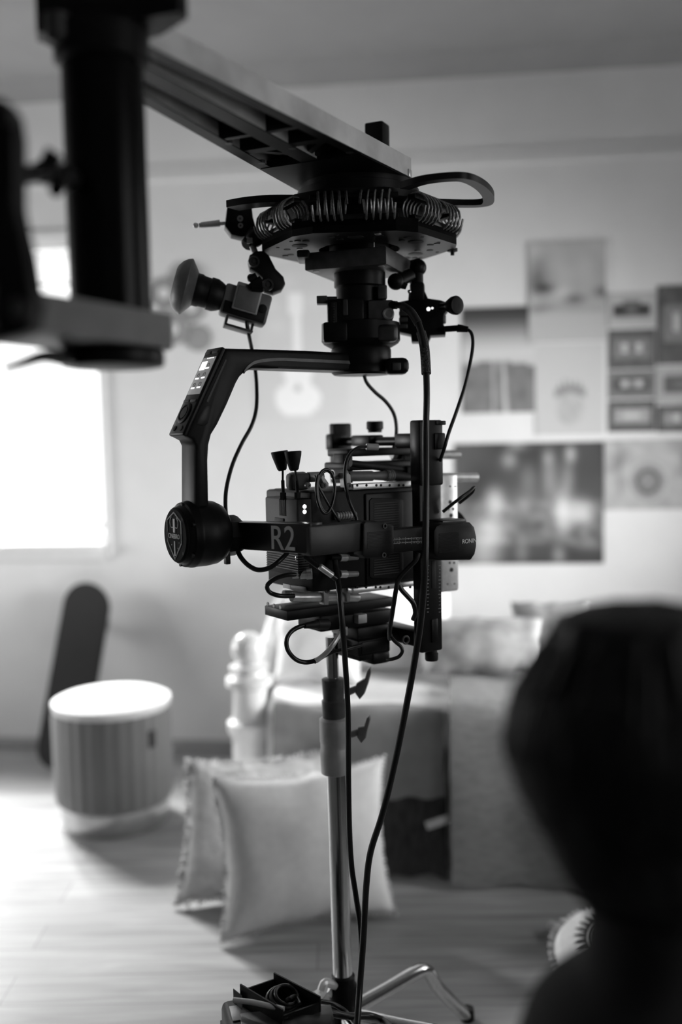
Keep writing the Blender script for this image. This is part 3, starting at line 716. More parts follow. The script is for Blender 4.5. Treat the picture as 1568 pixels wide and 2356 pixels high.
# upright link plate at the near end of the lower arm
d2 = 1.0; G2 = Fr(P(20, 500, d2), N_ * 1.0 + T_ * .25, -T_ + N_ * .25, ZZ)
out = [(-90, 800), (-90, 300), (-60, 240), (-30, 218), (0, 224), (22, 255), (30, 310), (30, 470), (42, 530), (58, 590), (68, 660), (78, 700), (64, 760), (30, 775)]
mb = MB(G2.M); mb.prism(pxo(G2, out, 0.0), -.03, 0.0, .003); mb.build('link_plate', M_blk, e)
for (x, y, r) in ((22, 268, 20), (40, 712, 25)):
    mb = MB(G2.M); q = G2.px(x, y, 0); rr = r * d2 / FPX; mb.lathe([(rr, 0), (rr, .006), (rr * .8, .008), (rr * .45, .008), (rr * .4, .004), (0, .004)], (q[0], 0, q[2]), (0, 1, 0), 28); mb.build('pivot_bolt', M_gry, e)
mb = MB(); mb.cyl(P(20, 410, 1.03), P(115, 392, 1.12), .010); mb.cyl(P(95, 405, 1.1), P(126, 352, 1.1), .008, .011); mb.cyl(P(100, 395, 1.13), P(160, 412, 1.2), .014, .012); mb.cyl(P(128, 438, 1.12), P(150, 395, 1.16), .008, .010); mb.cyl(P(155, 410, 1.19), P(185, 414, 1.26), .010)
mb.build('locking_lever', M_blk, e)
mb = MB(); mb.tube([P(160, 824, 1.25), P(138, 822, 1.18), P(100, 820, 1.14), P(50, 836, 1.1), P(10, 848, 1.08)], [.012, .004], seg=10); mb.build('release_handle', M_blk, e)

# ------------------------------------------------------------------ shock absorbing isolator under the beam
e = thing('shock_isolator', 'black hexagonal wire rope isolator plates between crane beam and gimbal', 'camera mount', Vector((PAN.x, PAN.y, ZB - .1)))
ISO = e
PM = Matrix.Translation(PAN)
mb = MB(PM); R1 = rp_(136); mb.lathe([(R1 * .5, ZB - .044), (R1 * .93, ZB - .044), (R1, ZB - .038), (R1, ZB - .014), (R1 * .96, ZB - .012), (R1 * .96, ZB - .002)], seg=64); mb.build('turntable_ring', M_satin, e)
Ru, Rl = .196, .214
zu1 = ZB - .044; zu0 = zu1 - .014
zl1 = P(838, 512, Y0 - .18).z; zl0 = zl1 - .026
def hexpts(R, c=.16, rot=0.0):
    out = []
    for k in range(6):
        p = Vector((R * math.cos(k * PI / 3 + rot), R * math.sin(k * PI / 3 + rot), 0)); q = Vector((R * math.cos((k + 1) * PI / 3 + rot), R * math.sin((k + 1) * PI / 3 + rot), 0))
        out += [p + (q - p) * c, p + (q - p) * .32, p * .30 + q * .70 - (p + q) * .0, q + (p - q) * c]
    return out
ROT = math.radians(-4)
mb = MB(PM); mb.loops([[(p.x, p.y, zu0) for p in hexpts(Ru, .2, ROT)], [(p.x, p.y, zu1) for p in hexpts(Ru, .2, ROT)]]); mb.build('upper_plate', M_satin, e)
mb = MB(PM)
ho, n6 = hexpts(Rl, .13, ROT), 24
inn = [Vector((.085 * math.cos(math.atan2(p.y, p.x)), .085 * math.sin(math.atan2(p.y, p.x)), 0)) for p in ho]
for i in range(n6):
    j = (i + 1) % n6
    mb.loops([[(p.x, p.y, zl0) for p in (ho[i], ho[j], inn[j], inn[i])], [(p.x, p.y, zl1) for p in (ho[i], ho[j], inn[j], inn[i])]])
LP = mb.build('lower_plate', M_blk, e)
for k in range(6):
    a = k * PI / 3 + ROT + PI / 6
    for da, rr, r0 in ((0, .135, .016), (.32, .15, .007), (-.32, .15, .007), (.2, .172, .0035), (-.2, .172, .0035)):
        mb = MB(PM); mb.lathe([(r0, 0), (r0, .002), (0, .002)], (rr * math.cos(a + da), rr * math.sin(a + da), zl0 - .0008), (0, 0, 1), 18); mb.build('plate_hole', M_rub, LP)
    d = Vector((-math.sin(a), math.cos(a), 0)); c = Vector((math.cos(a), math.sin(a), 0)) * Rl * .80
    mb = MB(PM); mb.box((c.x, c.y, zl1 + .003), (.12, .03, .010), .002, R=Matrix.Rotation(a + PI / 2, 3, 'Z')); mb.build('edge_block', M_satin, LP)
for k in range(12):
    a = 2 * PI * k / 12 + .2; rr = .165 if k % 2 else .125
    mb = MB(PM); mb.cyl((rr * math.cos(a), rr * math.sin(a), zl0 - .0015), (rr * math.cos(a), rr * math.sin(a), zl0 + .004), .0065, seg=14); mb.build('bolt', M_mid if k % 3 == 0 else M_blk, e)
zm = (zu0 + zl1) / 2; rw = (zu0 - zl1) / 2 + .006
M_wire = mat('steel_wire_rope', .22, .4, .8, var=.4, scale=220)
for k in range(6):
    a0 = k * PI / 3 + ROT; p = Vector((Rl * math.cos(a0), Rl * math.sin(a0), 0)) * .94; q = Vector((Rl * math.cos(a0 + PI / 3), Rl * math.sin(a0 + PI / 3), 0)) * .94
    d = (q - p).normalized(); o = Vector((d.y, -d.x, 0)); mid = (p + q) / 2; Ln_ = (q - p).length * .78
    mb = MB(PM)
    for half in (-1, 1):
        pts = []; turns = 5
        for s in range(turns * 14 + 1):
            t = s / 14; u = half * (.012 + t / turns * (Ln_ / 2 - .012)); ang = t * 2 * PI
            pts.append(mid + d * u + o * (rw * .92 * math.cos(ang)) + Vector((0, 0, zm + rw * math.sin(ang))))
        mb.tube(pts, .0026, seg=6, n=1)
    cz = mb.build('wire_coil', M_wire, e)
    mb = MB(PM)
    for zz in (zu0 - .003, zl1 + .004):
        mb.box((mid.x, mid.y, zz), (Ln_ + .012, .016, .009), .002, R=Matrix.Rotation(math.atan2(d.y, d.x), 3, 'Z'))
    mb.build('clamp_bar', M_blk, cz)
mb = MB(PM); mb.lathe([(.06, zl1 - .002), (.135, zl1 - .002), (.135, zl1 + .006), (.12, zl1 + .012), (.12, zu0 - .008), (.135, zu0 - .004), (.135, zu0 + .002), (.06, zu0 + .002)], seg=48); mb.build('core_drum', M_blk, e)
zh = zu1 - .004
def flat_bar(mb, path, w, th):
    pts = smooth_path(path, 5); rings = []; N = len(pts)
    for i, p in enumerate(pts):
        t = pts[min(i + 1, N - 1)] - pts[max(i - 1, 0)]; t.z = 0; t.normalize(); o = Vector((t.y, -t.x, 0)) * (w / 2); z = Vector((0, 0, th / 2))
        rings.append([p + o + z, p - o + z, p - o - z, p + o - z])
    return mb.loops(rings)
mb = MB(); flat_bar(mb, [PZ(x, y, zh) for x, y in ((930, 428), (975, 414), (1035, 407), (1072, 409), (1104, 425), (1122, 446), (1120, 463), (1095, 468), (1040, 468), (985, 466))], .022, .012); mb.build('carry_handle', M_satin, e)
mb = MB(); flat_bar(mb, [PZ(x, y, zh) for x, y in ((690, 462), (625, 462), (575, 466), (535, 473))], .040, .014); mb.build('side_bracket', M_satin, e)
q = P(1040, 572, 2.10); mb = MB(Matrix.Translation(q)); mb.lathe([(.004, -.014), (.004, -.008), (.011, -.006), (.011, 0), (.005, .001), (.005, .02)], seg=14); mb.build('thumb_screw', M_blk, e)
for x, y, w, h in ((692, 580, 20, 12),):
    mb = MB(GEN.M); pxb(mb, GEN, -2.10, -2.02, x - w / 2, y - h / 2, x + w, y + h, .004); mb.build('edge_lug', M_satin, e)
# bright studs between lower plate and adapter
for x in (824, 858):
    q = P(x, 566, 2.02); mb = MB(Matrix.Translation(q)); mb.cyl((0, 0, -.014), (0, 0, .02), .008 if x < 840 else .004); mb.build('stud', M_sil, e)
mb = MB(PM); z0 = zp_(600); mb.lathe([(.05, z0), (.062, z0 + .003), (.062, zl0 + .01), (.05, zl1)], seg=40); mb.build('centre_boss', M_blk, e)

# ------------------------------------------------------------------ three axis gimbal
g_ = thing('camera_gimbal', 'black three axis camera gimbal with lettered arm hanging under the isolator', 'gimbal', Vector((PAN.x, PAN.y, zp_(620))))
R20 = Matrix.Translation(PAN) @ Matrix.Rotation(math.radians(-20), 4, 'Z')
za1, za0 = P(880, 573, 1.995).z, P(880, 614, 1.995).z
mb = MB(R20); mb.bx(-.088, .086, -.088, .086, za0, za1, .003); mb.build('adapter_plate', M_gun, g_)
for x, y in ((-.07, -.07), (.07, -.07), (.07, .07), (-.07, .07)):
    mb = MB(R20); mb.cyl((x, y, za0 - .001), (x, y, za0 + .003), .007, seg=12); mb.build('bolt', M_mid, g_)
mb = MB(PM); z = zp_
mb.lathe([(rp_(58), za0), (rp_(58), z(660)), (rp_(54), z(664)), (rp_(54), z(702)), (rp_(70), z(706)), (rp_(70), z(740)), (rp_(88), z(745)), (rp_(89), z(785)), (rp_(84), z(792)), (rp_(70), z(800)), (rp_(66), z(802))], seg=56)
mb.build('pan_motor', M_blk, g_)
PF_ = Fr((PAN.x, PAN.y - .06, 0), (1, 0, 0), (0, -1, 0), ZZ)
mb = MB(PF_.M); pxb(mb, PF_, -.06, .012, 752, 686, 838, 745, .006); pxb(mb, PF_, -.06, .02, 742, 740, 800, 786, .006); b_ = mb.build('motor_housing', M_blk, g_)
mb = MB(PF_.M); pxb(mb, PF_, .008, .016, 760, 694, 775, 752, .002)
mb.build('contact_strip', M_rub, b_)
mb = MB(PF_.M)
for k in range(9): pxb(mb, PF_, .014, .0175, 765, 698 + k * 6, 770, 700 + k * 6, .0004)
mb.build('contact_pin', M_gry, b_)
mb = MB(PF_.M); pxb(mb, PF_, .0, .0145, 788, 688, 800, 725, .002); mb.build('side_panel', M_gry, b_)
mb = MB(PF_.M); pxb(mb, PF_, -.03, .0, 728, 680, 752, 698, .001); mb.cyl(PF_.px(750, 689, -.015), PF_.px(775, 689, -.015), .006); mb.build('lock_lever', M_gun, g_)
mb = MB(PF_.M); pxb(mb, PF_, -.05, -.005, 868, 655, 890, 688, .003); pxb(mb, PF_, -.04, .01, 846, 690, 905, 735, .004); mb.build('port_block', M_gun, g_)
mb = MB(PF_.M); q = PF_.px(893, 722, .01); mb.torus((q[0], .012, q[2]), .009, .003, (0, 1, 0), 24, 8); mb.lathe([(.008, 0), (.008, .004), (0, .004)], (q[0], .009, q[2]), (0, 1, 0), 18); mb.build('port_ring', M_mid, g_)
mb = MB(PF_.M); pxb(mb, PF_, -.02, .018, 866, 745, 916, 785, .01, 3); mb.build('housing_cheek', M_gun, g_)
mb = MB(PM); mb.lathe([(rp_(66), z(802)), (rp_(68), z(806)), (rp_(68), z(836)), (rp_(66), z(842)), (rp_(68), z(846)), (rp_(68), z(858)), (rp_(62), z(863))], seg=56); mb.build('pan_hub', M_blk, g_)
mb = MB(PF_.M); pxb(mb, PF_, -.05, .005, 885, 822, 941, 860, .012, 3); lv = mb.build('latch', M_blk, g_)
mb = MB(PF_.M); pxb(mb, PF_, .003, .0075, 902, 834, 922, 852, .002); mb.build('latch_button', M_gun, lv)
# pan arm
TV = .0325
out = [(519, 801), (700, 807), (862, 815), (862, 856), (780, 853), (640, 848), (600, 847), (582, 849), (566, 855), (554, 866), (546, 880), (520, 932), (499, 976), (488, 1000), (482, 1024), (480, 1060), (482, 1170), (449, 1170), (449, 1026), (443, 1013), (428, 1005)]
mb = MB(CF.M); mb.prism(pxo(CF, out, TV), -TV, TV, .007); pa = mb.build('pan_arm', M_blk, g_)
mb = MB(CF.M); rings = []
strip = pxo(CF, [(561, 856), (572, 843), (592, 832), (640, 827), (700, 829), (810, 834)], TV)
for x, zz in [(p.x, p.z) for p in smooth_path([Vector((a, 0, b)) for a, b in strip], 6)]:
    rings.append([(x, TV - .003, zz + .0035), (x, TV + .0012, zz + .003), (x, TV + .0012, zz - .003), (x, TV - .003, zz - .0035)])
mb.loops(rings); mb.build('accent_strip', M_gun, pa)
mb = MB(CF.M); mb.prism(pxo(CF, [(518, 826), (521, 829), (478, 926), (474, 923)], TV), TV - .002, TV + .0012); mb.prism(pxo(CF, [(472, 932), (487, 934), (478, 975), (467, 982), (449, 975)], TV), TV - .002, TV + .0008, .002); mb.build('port_cover', M_satin, pa)
# control panel on the outer face of the pan arm
pT, pB = CF.px(519, 801, TV), CF.px(428, 1005, TV)
eu = (CF.M.to_3x3() @ Vector((pT[0] - pB[0], 0, pT[2] - pB[2]))); PLn = eu.length; eu.normalize()
pn = S_.cross(eu); PO = CF.w(pB[0], 0, pB[2]) + pn * .003
PNL = Matrix(((S_.x, eu.x, pn.x, PO.x), (S_.y, eu.y, pn.y, PO.y), (S_.z, eu.z, pn.z, PO.z), (0, 0, 0, 1)))
if pn.dot(A_) > 0: raise RuntimeError('panel normal')
mb = MB(PNL); mb.box((0, PLn / 2, 0), (2 * TV, PLn, .010), .004, 3); cp = mb.build('control_panel', M_satin, pa)
def pbx(mb, x0, x1, f0, f1, z0, z1, bev=.001): return mb.bx(x0, x1, PLn * f0, PLn * f1, z0, z1, bev)
mb = MB(PNL); pbx(mb, -.026, .027, .46, .885, .004, .0062); sc = mb.build('screen', M_scr, cp, label='lit grey touch screen')
mb = MB(PNL); pbx(mb, -.020, .002, .735, .835, .006, .0072)
for fx, fy in ((.012, .745), (-.012, .63), (.012, .635), (-.012, .52), (.012, .525)): pbx(mb, fx - .007, fx + .007, fy, fy + .017, .006, .0072, .0004)
for kx in range(5): pbx(mb, -.006 + kx * .006, -.003 + kx * .006, .865, .875, .006, .0070, .0002)
mb.build('screen_icon', M_icon, sc)
mb = MB(PNL)
for fx, fy in ((.012, .785), (-.012, .675), (.012, .68), (-.012, .565), (.012, .57)): mb.torus((fx, PLn * fy, .0064), .0042, .0006, (0, 0, 1), 18, 6)
mb.build('icon_outline', M_lab, sc)
for f0, f1 in ((.37, .40), (.925, .955)):
    for x in (-.015, .014):
        mb = MB(PNL); pbx(mb, x - .012, x + .012, f0, f1, .003, .0068, .001); mb.build('button', M_gry, cp)
mb = MB(PNL); mb.lathe([(.0215, .003), (.0215, .007), (.019, .0085), (.016, .0085), (.015, .006), (.013, .006), (.012, .0085), (0, .0088)], (0, PLn * .245, 0), (0, 0, 1), 40); mb.build('dial', M_blk2, cp)
for x in (-.014, .014):
    mb = MB(PNL); mb.lathe([(.0055, .003), (.0055, .0065), (0, .0068)], (x, PLn * .075, 0), (0, 0, 1), 20); mb.build('button', M_blk, cp)
# roll motor
uD = CF.px(407, 1230, 0)[0]; wD = CF.px(411, 1231, 0)[2]; uE = CF.px(511, 1231, 0)[0]; RM = rp_(77, 1.90)
mb = MB(CF.M); Lm = uE - uD
mb.lathe([(RM * .80, 0), (RM * .86, .003), (RM * .90, .010), (RM * .96, .012), (RM * .98, .020), (RM, .024), (RM, .028), (RM * .985, .030), (RM * .99, Lm * .55), (RM * .95, Lm * .78), (RM * .84, Lm * .93), (RM * .70, Lm)], (uD, 0, wD), (1, 0, 0), 64); rm = mb.build('roll_motor', M_blk, g_)
RD = RM * .82
mb = MB(CF.M); mb.lathe([(0, -.001), (RD * .93, -.001), (RD, .002), (RD, .006)], (uD - .003, 0, wD), (1, 0, 0), 64); cap = mb.build('motor_cap', M_cap, rm)
for k in range(6):
    a = 2 * PI * k / 6 + .4; mb = MB(CF.M); q = Vector((uD + .008, RM * .90 * math.cos(a), wD + RM * .90 * math.sin(a))); mb.cyl(q - Vector((.001, 0, 0)), q + Vector((.004, 0, 0)), .0040, seg=12); mb.build('screw', M_rub, rm)
for k in range(4):
    a = PI / 4 + k * PI / 2; mb = MB(CF.M); q = Vector((uD - .004, RD * .86 * math.cos(a), wD + RD * .86 * math.sin(a))); mb.cyl(q, q + Vector((.002, 0, 0)), .0035, seg=12); mb.build('screw', M_rub, rm)
EO = CF.w(uD - .0042, -.001, wD + .001); EM = face_matrix(EO, S_, ZZ)
mb = MB(EM); sh = [(0, .042), (.031, .026), (.031, -.014), (0, -.046), (-.031, -.014), (-.031, .026)]
mb.tube([(x, y, .0006) for x, y in sh + sh[:1]], .0013, seg=6, n=1)
mb.bx(-.0022, .0022, -.040, -.012, 0, .0012, .0004); mb.bx(-.0045, .0045, .004, .030, 0, .0014, .0006)
mb.tube([(-.004, .014, .0006), (-.014, .014, .0006), (-.018, .024, .0006), (-.012, .033, .0006)], .0008, seg=6)
mb.tube([(.004, .014, .0006), (.014, .014, .0006), (.018, .024, .0006), (.012, .033, .0006)], .0008, seg=6)
for x, y in ((-.015, -.02), (.013, -.025), (-.018, .02), (.018, -.014)): mb.lathe([(.0012, 0), (0, .0008)], (x, y, 0), (0, 0, 1), 8)
mb.build('shield_emblem', M_let, cap)
mb = MB(EM); mb.bx(-.032, .032, -.0095, .0035, .0006, .0016, .0002); mb.build('name_band', M_cap, cap)
text('CINEBRO', .0125, EM @ Matrix.Translation((0, -.003, .0018)), .0003, 'emblem_lettering', M_let, cap, sx=.95)
# collar and roll arm
cb = CF.px(529, 1232, .0)
mb = MB(CF.M); rr = rp_(47, 1.94); mb.lathe([(rr * .9, uE - .004), (rr, uE + .003), (rr, uE + .026), (rr * .92, uE + .034), (rr * .8, uE + .036)], (0, 0, cb[2]), (1, 0, 0), 8); cl_ = mb.build('roll_collar', M_blk, g_)
mb = MB(CF.M); mb.bx(uE + .004, uE + .014, -.006, .006, cb[2] - rr - .016, cb[2] - rr + .004, .002); mb.build('lock_pin', M_gun, cl_)
j0, j1 = P(532, 1231, 1.925), P(716, 1242, 1.80)
ax1 = j1 - j0; ax1.z = 0; n1 = Vector((ax1.y, -ax1.x, 0)); A1 = Fr((j0 + j1) / 2, ax1, n1, ZZ)
mb = MB(A1.M); aa = [A1.px(x, y, 0) for x, y in ((530, 1201), (714, 1205), (714, 1276), (530, 1263))]
mb.prism([(q[0], q[2]) for q in aa], -.036, 0, .004); ra = mb.build('roll_arm', mat('arm_gloss_black', .012, .28, 0, var=.15, scale=40, coat=.2), g_)
cm = A1.px(650, 1241, 0)
text('R2', .064, face_matrix(A1.w(cm[0], .0006, cm[2]), A1.x, ZZ), .0004, 'arm_lettering', M_let, ra, bold=.0002, sx=.90)
cm = A1.px(557, 1236, 0); text('ROLL', .0085, face_matrix(A1.w(cm[0], .0006, cm[2]), -ZZ, A1.x), .0003, 'small_lettering', M_gry, ra)
VB = (CF.I @ j1).y
mb = MB(CF.M); pxb(mb, CF, VB - .036, VB, 712, 1206, 842, 1274, .004); mb.build('tilt_arm_sleeve', mat('arm_satin_grey', .020, .42, 0, var=.15, scale=400, bump=.05), g_)
mb = MB(CF.M); pxb(mb, CF, VB - .030, VB - .005, 838, 1216, 1012, 1271, .004); ta = mb.build('tilt_arm', M_satin, g_)
mb = MB(CF.M); v = VB - .0046
for k in range(20):
    x = 903 + k * 3.6; h = 3.6 if k % 4 == 0 else 1.8
    for yy in (1239.5, 1248): pxb(mb, CF, v - .001, v + .0004, x, yy - h, x + .9, yy + h, 0)
pxb(mb, CF, v - .001, v + .0004, 900, 1239, 972, 1239.8, 0); pxb(mb, CF, v - .001, v + .0004, 900, 1247.6, 972, 1248.4, 0)
mb.build('ruler_mark', M_dial, ta)
mb = MB(CF.M); v = VB + .008; mb.prism(pxo(CF, [(836, 1206), (842, 1200), (884, 1201), (894, 1208), (906, 1209), (906, 1273), (896, 1276), (893, 1283), (840, 1285), (834, 1278)], v), VB - .044, v, .003); ck = mb.build('arm_clamp', M_satin, g_)
mb = MB(CF.M)
for k in range(12): pxb(mb, CF, v - .001, v + .0012, 845, 1223 + k * 3.2, 900, 1224.4 + k * 3.2, 0)
mb.build('grip_rib', M_blk, ck)
for x, y in ((884, 1210), (882, 1277)):
    mb = MB(CF.M); q = CF.px(x, y, v); mb.lathe([(.0052, 0), (.0052, .003), (.003, .003), (.003, .001), (0, .001)], (q[0], v - .001, q[2]), (0, 1, 0), 18); mb.build('clamp_screw', M_gry, ck)
# tilt motor
VT = VB + .012
out = [(998, 1222), (1004, 1210), (1016, 1204), (1084, 1202), (1093, 1212), (1098, 1235), (1098, 1257), (1094, 1276), (1085, 1289), (1016, 1290), (1004, 1284), (998, 1270)]
mb = MB(CF.M); mb.prism(pxo(CF, out, VT), VT - .075, VT, .007); tm = mb.build('tilt_motor', M_blk, g_)
mb = MB(CF.M)
for k in range(14): pxb(mb, CF, VT - .001, VT + .0014, 1010, 1226 + k * 3.3, 1056, 1227.6 + k * 3.3, 0)
mb.build('vent_rib', M_satin, tm)
q = CF.px(1079, 1245, VT); text('RONIN', .0125, face_matrix(CF.w(q[0], VT + .0004, q[2]), A_, ZZ), .0003, 'motor_lettering', M_let, tm, sx=.95)
mb = MB(CF.M); pxb(mb, CF, VT - .07, VT - .02, 1018, 1196, 1070, 1204, .002); mb.build('motor_tab', M_gun, tm)
# tilt stage: near post, far post, top and bottom cross bars
VP = .155
mb = MB(CF.M); pxb(mb, CF, VP - .035, VP, 966, 966, 1020, 1118, .005); pxb(mb, CF, VP - .030, VP - .003, 967, 1110, 1016, 1500, .004); np_ = mb.build('stage_post', M_satin, g_)
UPc = CF.px(993, 1200, VP)[0]
mb = MB(CF.M); v = VP - .0028
for k in range(30):
    y = 1170 + k * 8.2
    if 1200 < y < 1295: continue
    for x in (984, 1011): pxb(mb, CF, v - .001, v + .0005, x - (3 if k % 4 == 0 else 1.6), y, x + (3 if k % 4 == 0 else 1.6), y + 1, 0)
mb.build('ruler_mark', M_dial, np_)
mb = MB(CF.M); pxb(mb, CF, v - .001, v + .0006, 993, 1290, 1003, 1354, .002); mb.build('post_slot', M_rub, np_)
mb = MB(CF.M); pxb(mb, CF, v - .001, v + .003, 993, 1424, 1008, 1478, .002); mb.build('post_stop', M_blk, np_)
mb = MB(CF.M); q0, q1 = CF.px(992, 1494, VP - .016), CF.px(992, 1522, VP - .016); rr = rp_(16, 1.97); mb.lathe([(rr * .85, 0), (rr * .85, .006), (rr, .008), (rr, .020), (rr * .9, .023)], (q0[0], VP - .016, q0[2]), (0, 0, -1), 24); mb.build('post_knob', M_rub, np_)
mb = MB(CF.M); pxb(mb, CF, VP - .030, VP + .004, 1000, 996, 1025, 1034, .003); pxb(mb, CF, VP - .03, VP + .002, 1003, 968, 1026, 978, .002); mb.build('post_clamp', M_blk, np_)
zt0, zt1 = CF.px(905, 1028, 0)[2], CF.px(905, 1002, 0)[2]
mb = MB(CF.M); rb = (zt1 - zt0) / 2; mb.cyl((UPc, -.175, (zt0 + zt1) / 2), (UPc, VP - .02, (zt0 + zt1) / 2), rb * .8); mb.bx(UPc - .022, UPc + .022, .06, VP - .01, zt0 - .002, zt1 + .004, .006); mb.bx(UPc - .02, UPc + .02, -.10, -.03, zt0 + .002, zt1 + .002, .004); mb.build('stage_top_bar', M_satin, g_)
vk = -.155; mb = MB(CF.M); pxb(mb, CF, vk - .03, vk, 764, 998, 800, 1036, .005); pxb(mb, CF, vk - .025, vk - .002, 770, 974, 810, 1112, .004); mb.build('stage_post', M_blk, g_)
mb = MB(CF.M); vv = -.075; q = CF.px(862, 990, vv); rr = rp_(20, 2.14); mb.lathe([(rr * .8, 0), (rr * .85, .006), (rr, .008), (rr, .022), (rr * .92, .025)], (q[0], vv, q[2] - .005), (0, 0, 1), 28); mb.build('lock_knob', M_rub, g_)
zb0, zb1 = CF.px(930, 1482, .08)[2], CF.px(930, 1446, .08)[2]
mb = MB(CF.M); mb.bx(UPc - .02, UPc + .02, -.05, VP - .01, zb0, zb1, .005); bb = mb.build('stage_bottom_bar', M_satin, g_)
mb = MB(CF.M); q = CF.px(932, 1472, VP - .01); mb.torus((q[0], VP - .0085, q[2]), .0075, .0022, (0, 1, 0), 22, 8); mb.build('bar_screw', M_gry, bb)

# ------------------------------------------------------------------ cinema camera inside the gimbal
c_ = thing('cinema_camera', 'boxy black cinema camera with silver rails and rods mounted inside the gimbal', 'camera', CF.w(.05, 0, CF.px(838, 1370, .09)[2]))
V1 = .088
mb = MB(CF.M); pxb(mb, CF, -V1, V1, 716, 1124, 1012, 1346, .006); bd = mb.build('camera_body', M_blk2, c_)
mb = MB(CF.M); pxb(mb, CF, V1 - .002, V1 + .006, 842, 1132, 962, 1340, .006); sp = mb.build('side_panel', M_satin, bd)
mb = MB(CF.M); out = [(850, 1152), (856, 1146), (920, 1146), (928, 1152), (928, 1326), (920, 1332), (856, 1332), (850, 1326)]; mb.prism(pxo(CF, out, V1 + .009), V1, V1 + .009, .002); mb.build('panel_frame', M_blk2, sp)
mb = MB(CF.M)
for k in range(30): pxb(mb, CF, V1 + .008, V1 + .0105, 860, 1156 + k * 5.6, 918, 1158 + k * 5.6, 0)
mb.build('vent_slat', M_gry, sp)
mb = MB(CF.M); q = CF.px(957, 1200, V1 + .006); a = .010
mb.tube([(q[0] - a * .5, V1 + .0065, q[2] + a), (q[0] + a * .4, V1 + .0065, q[2] + a * .3), (q[0] - a * .4, V1 + .0065, q[2] - a * .1), (q[0] + a * .5, V1 + .0065, q[2] - a)], .0012, seg=6, n=1); mb.build('side_mark', M_lab, sp)
def rail(y0, y1, x0, x1):
    mb = MB(CF.M); pxb(mb, CF, V1 - .01, V1 + .010, x0, y0, x1, y1, .0015); r = mb.build('side_rail', M_sil, c_)
    for k, f in enumerate((.06, .20, .35, .42, .55, .69, .76, .89)):
        mb = MB(CF.M); q = CF.px(x0 + (x1 - x0) * f, (y0 + y1) / 2, V1 + .010); mb.lathe([(.0028, -.002), (.0028, .0006), (0, .0006)], (q[0], V1 + .010, q[2]), (0, 1, 0), 12); mb.build('screw_hole', M_rub, r)
rail(1110, 1123, 812, 964); rail(1345, 1357, 812, 960)
mb = MB(CF.M); pxb(mb, CF, .02, .05, 1012, 1090, 1055, 1362, .006, 3); fp = mb.build('front_plate', M_sil, c_)
for x, y, r in ((1035, 1119, 2.4), (1047, 1119, 2.4), (1035, 1155, 5), (1031, 1171, 3.2), (1042, 1171, 3.2), (1037, 1186, 5.5), (1034, 1295, 3), (1044, 1295, 3), (1038, 1311, 5.5), (1029, 1344, 2.2), (1045, 1343, 2.2)):
    mb = MB(CF.M); q = CF.px(x, y, .05); rr = r * .00087; mb.lathe([(rr, -.001), (rr, .0006), (0, .0006)], (q[0], .05, q[2]), (0, 1, 0), 14); mb.build('plate_hole', M_rub, fp)
for (v, x0, x1, y, r, m) in ((.03, 950, 1097, 1098, 10.5, M_sil), (-.03, 900, 1056, 1046, 11, M_mid)):
    mb = MB(CF.M); pxcyl(mb, CF, v, (x0, y), (x1, y), r, bev=2); mb.build('lens_rod', m, c_)
mb = MB(CF.M); ul = CF.px(1012, 1240, 0)[0]; q = CF.px(1012, 1226, 0)
mb.lathe([(.045, 0), (.045, .02), (.050, .022), (.050, .040), (.046, .045)], (ul, 0, q[2]), (1, 0, 0), 40); ln = mb.build('lens', M_blk, c_)
mb = MB(CF.M); mb.lathe([(.043, 0), (.03, .006), (0, .01)], (ul + .042, 0, q[2]), (1, 0, 0), 40); mb.build('front_glass', M_glass_lens, ln)
mb = MB(CF.M); ub = CF.px(1008, 1240, V1)[0]; zz0, zz1 = CF.px(1012, 1340, 0)[2], CF.px(1012, 1118, 0)[2]; mb.bx(ub - .01, ul + .004, -.07, .030, zz0, zz1, .005); mb.build('front_mount', M_blk2, c_)
# rear interface block with heatsink fins, dovetail, top plate, rods
mb = MB(CF.M); pxb(mb, CF, -.07, .06, 706, 1128, 728, 1330, .004); mb.build('rear_module', M_blk, c_)
mb = MB(CF.M); q0 = CF.px(640, 1401, .045); pxb(mb, CF, -.045, .045, 660, 1390, 906, 1412, .002); dv = mb.build('dovetail_plate', M_blk, c_)
for v in (-.03, -.005, .02):
    mb = MB(CF.M); u = CF.px(660, 1400, .045)[0]; mb.lathe([(.004, 0), (.004, .002), (0, .002)], (u + .0005, v, CF.px(660, 1401, .045)[2]), (-1, 0, 0), 12); mb.build('screw', M_mid, dv)
for v, x0, x1, y, r in ((.05, 670, 824, 1374, 11.5), (-.06, 652, 800, 1367, 10)):
    mb = MB(CF.M); a, b = CF.px(x0, y, v), CF.px(x1, y, v); rr = rp_(r, 1.98); mb.lathe([(rr * .7, .012), (rr * .92, 0), (rr, .003), (rr, (b - a).length - .004), (rr * .8, (b - a).length)], a, b - a, 28, cap=True); mb.build('support_rod', M_sil, c_)
for pts, w in (([(744, 1358), (757, 1354), (756, 1392), (746, 1392)], .02), ([(782, 1340), (790, 1344), (806, 1356), (806, 1384), (798, 1384), (796, 1364)], .016), ([(668, 1346), (720, 1352), (724, 1362), (700, 1364), (668, 1356)], .03)):
    mb = MB(CF.M); mb.prism(pxo(CF, pts, .066), .066 - w, .066, .0015); mb.build('rod_clamp', M_mid, c_)
for x, y in ((752, 1358), (802, 1354), (708, 1117), (744, 1117), (802, 1118)):
    mb = MB(CF.M); q = CF.px(x, y, .094 if y < 1200 else .066); v = .094 if y < 1200 else .066; mb.lathe([(.006, -.004), (.006, .002), (.003, .002), (.003, 0), (0, 0)], (q[0], v, q[2]), (0, 1, 0), 16); mb.build('clamp_bolt', M_gun, c_)
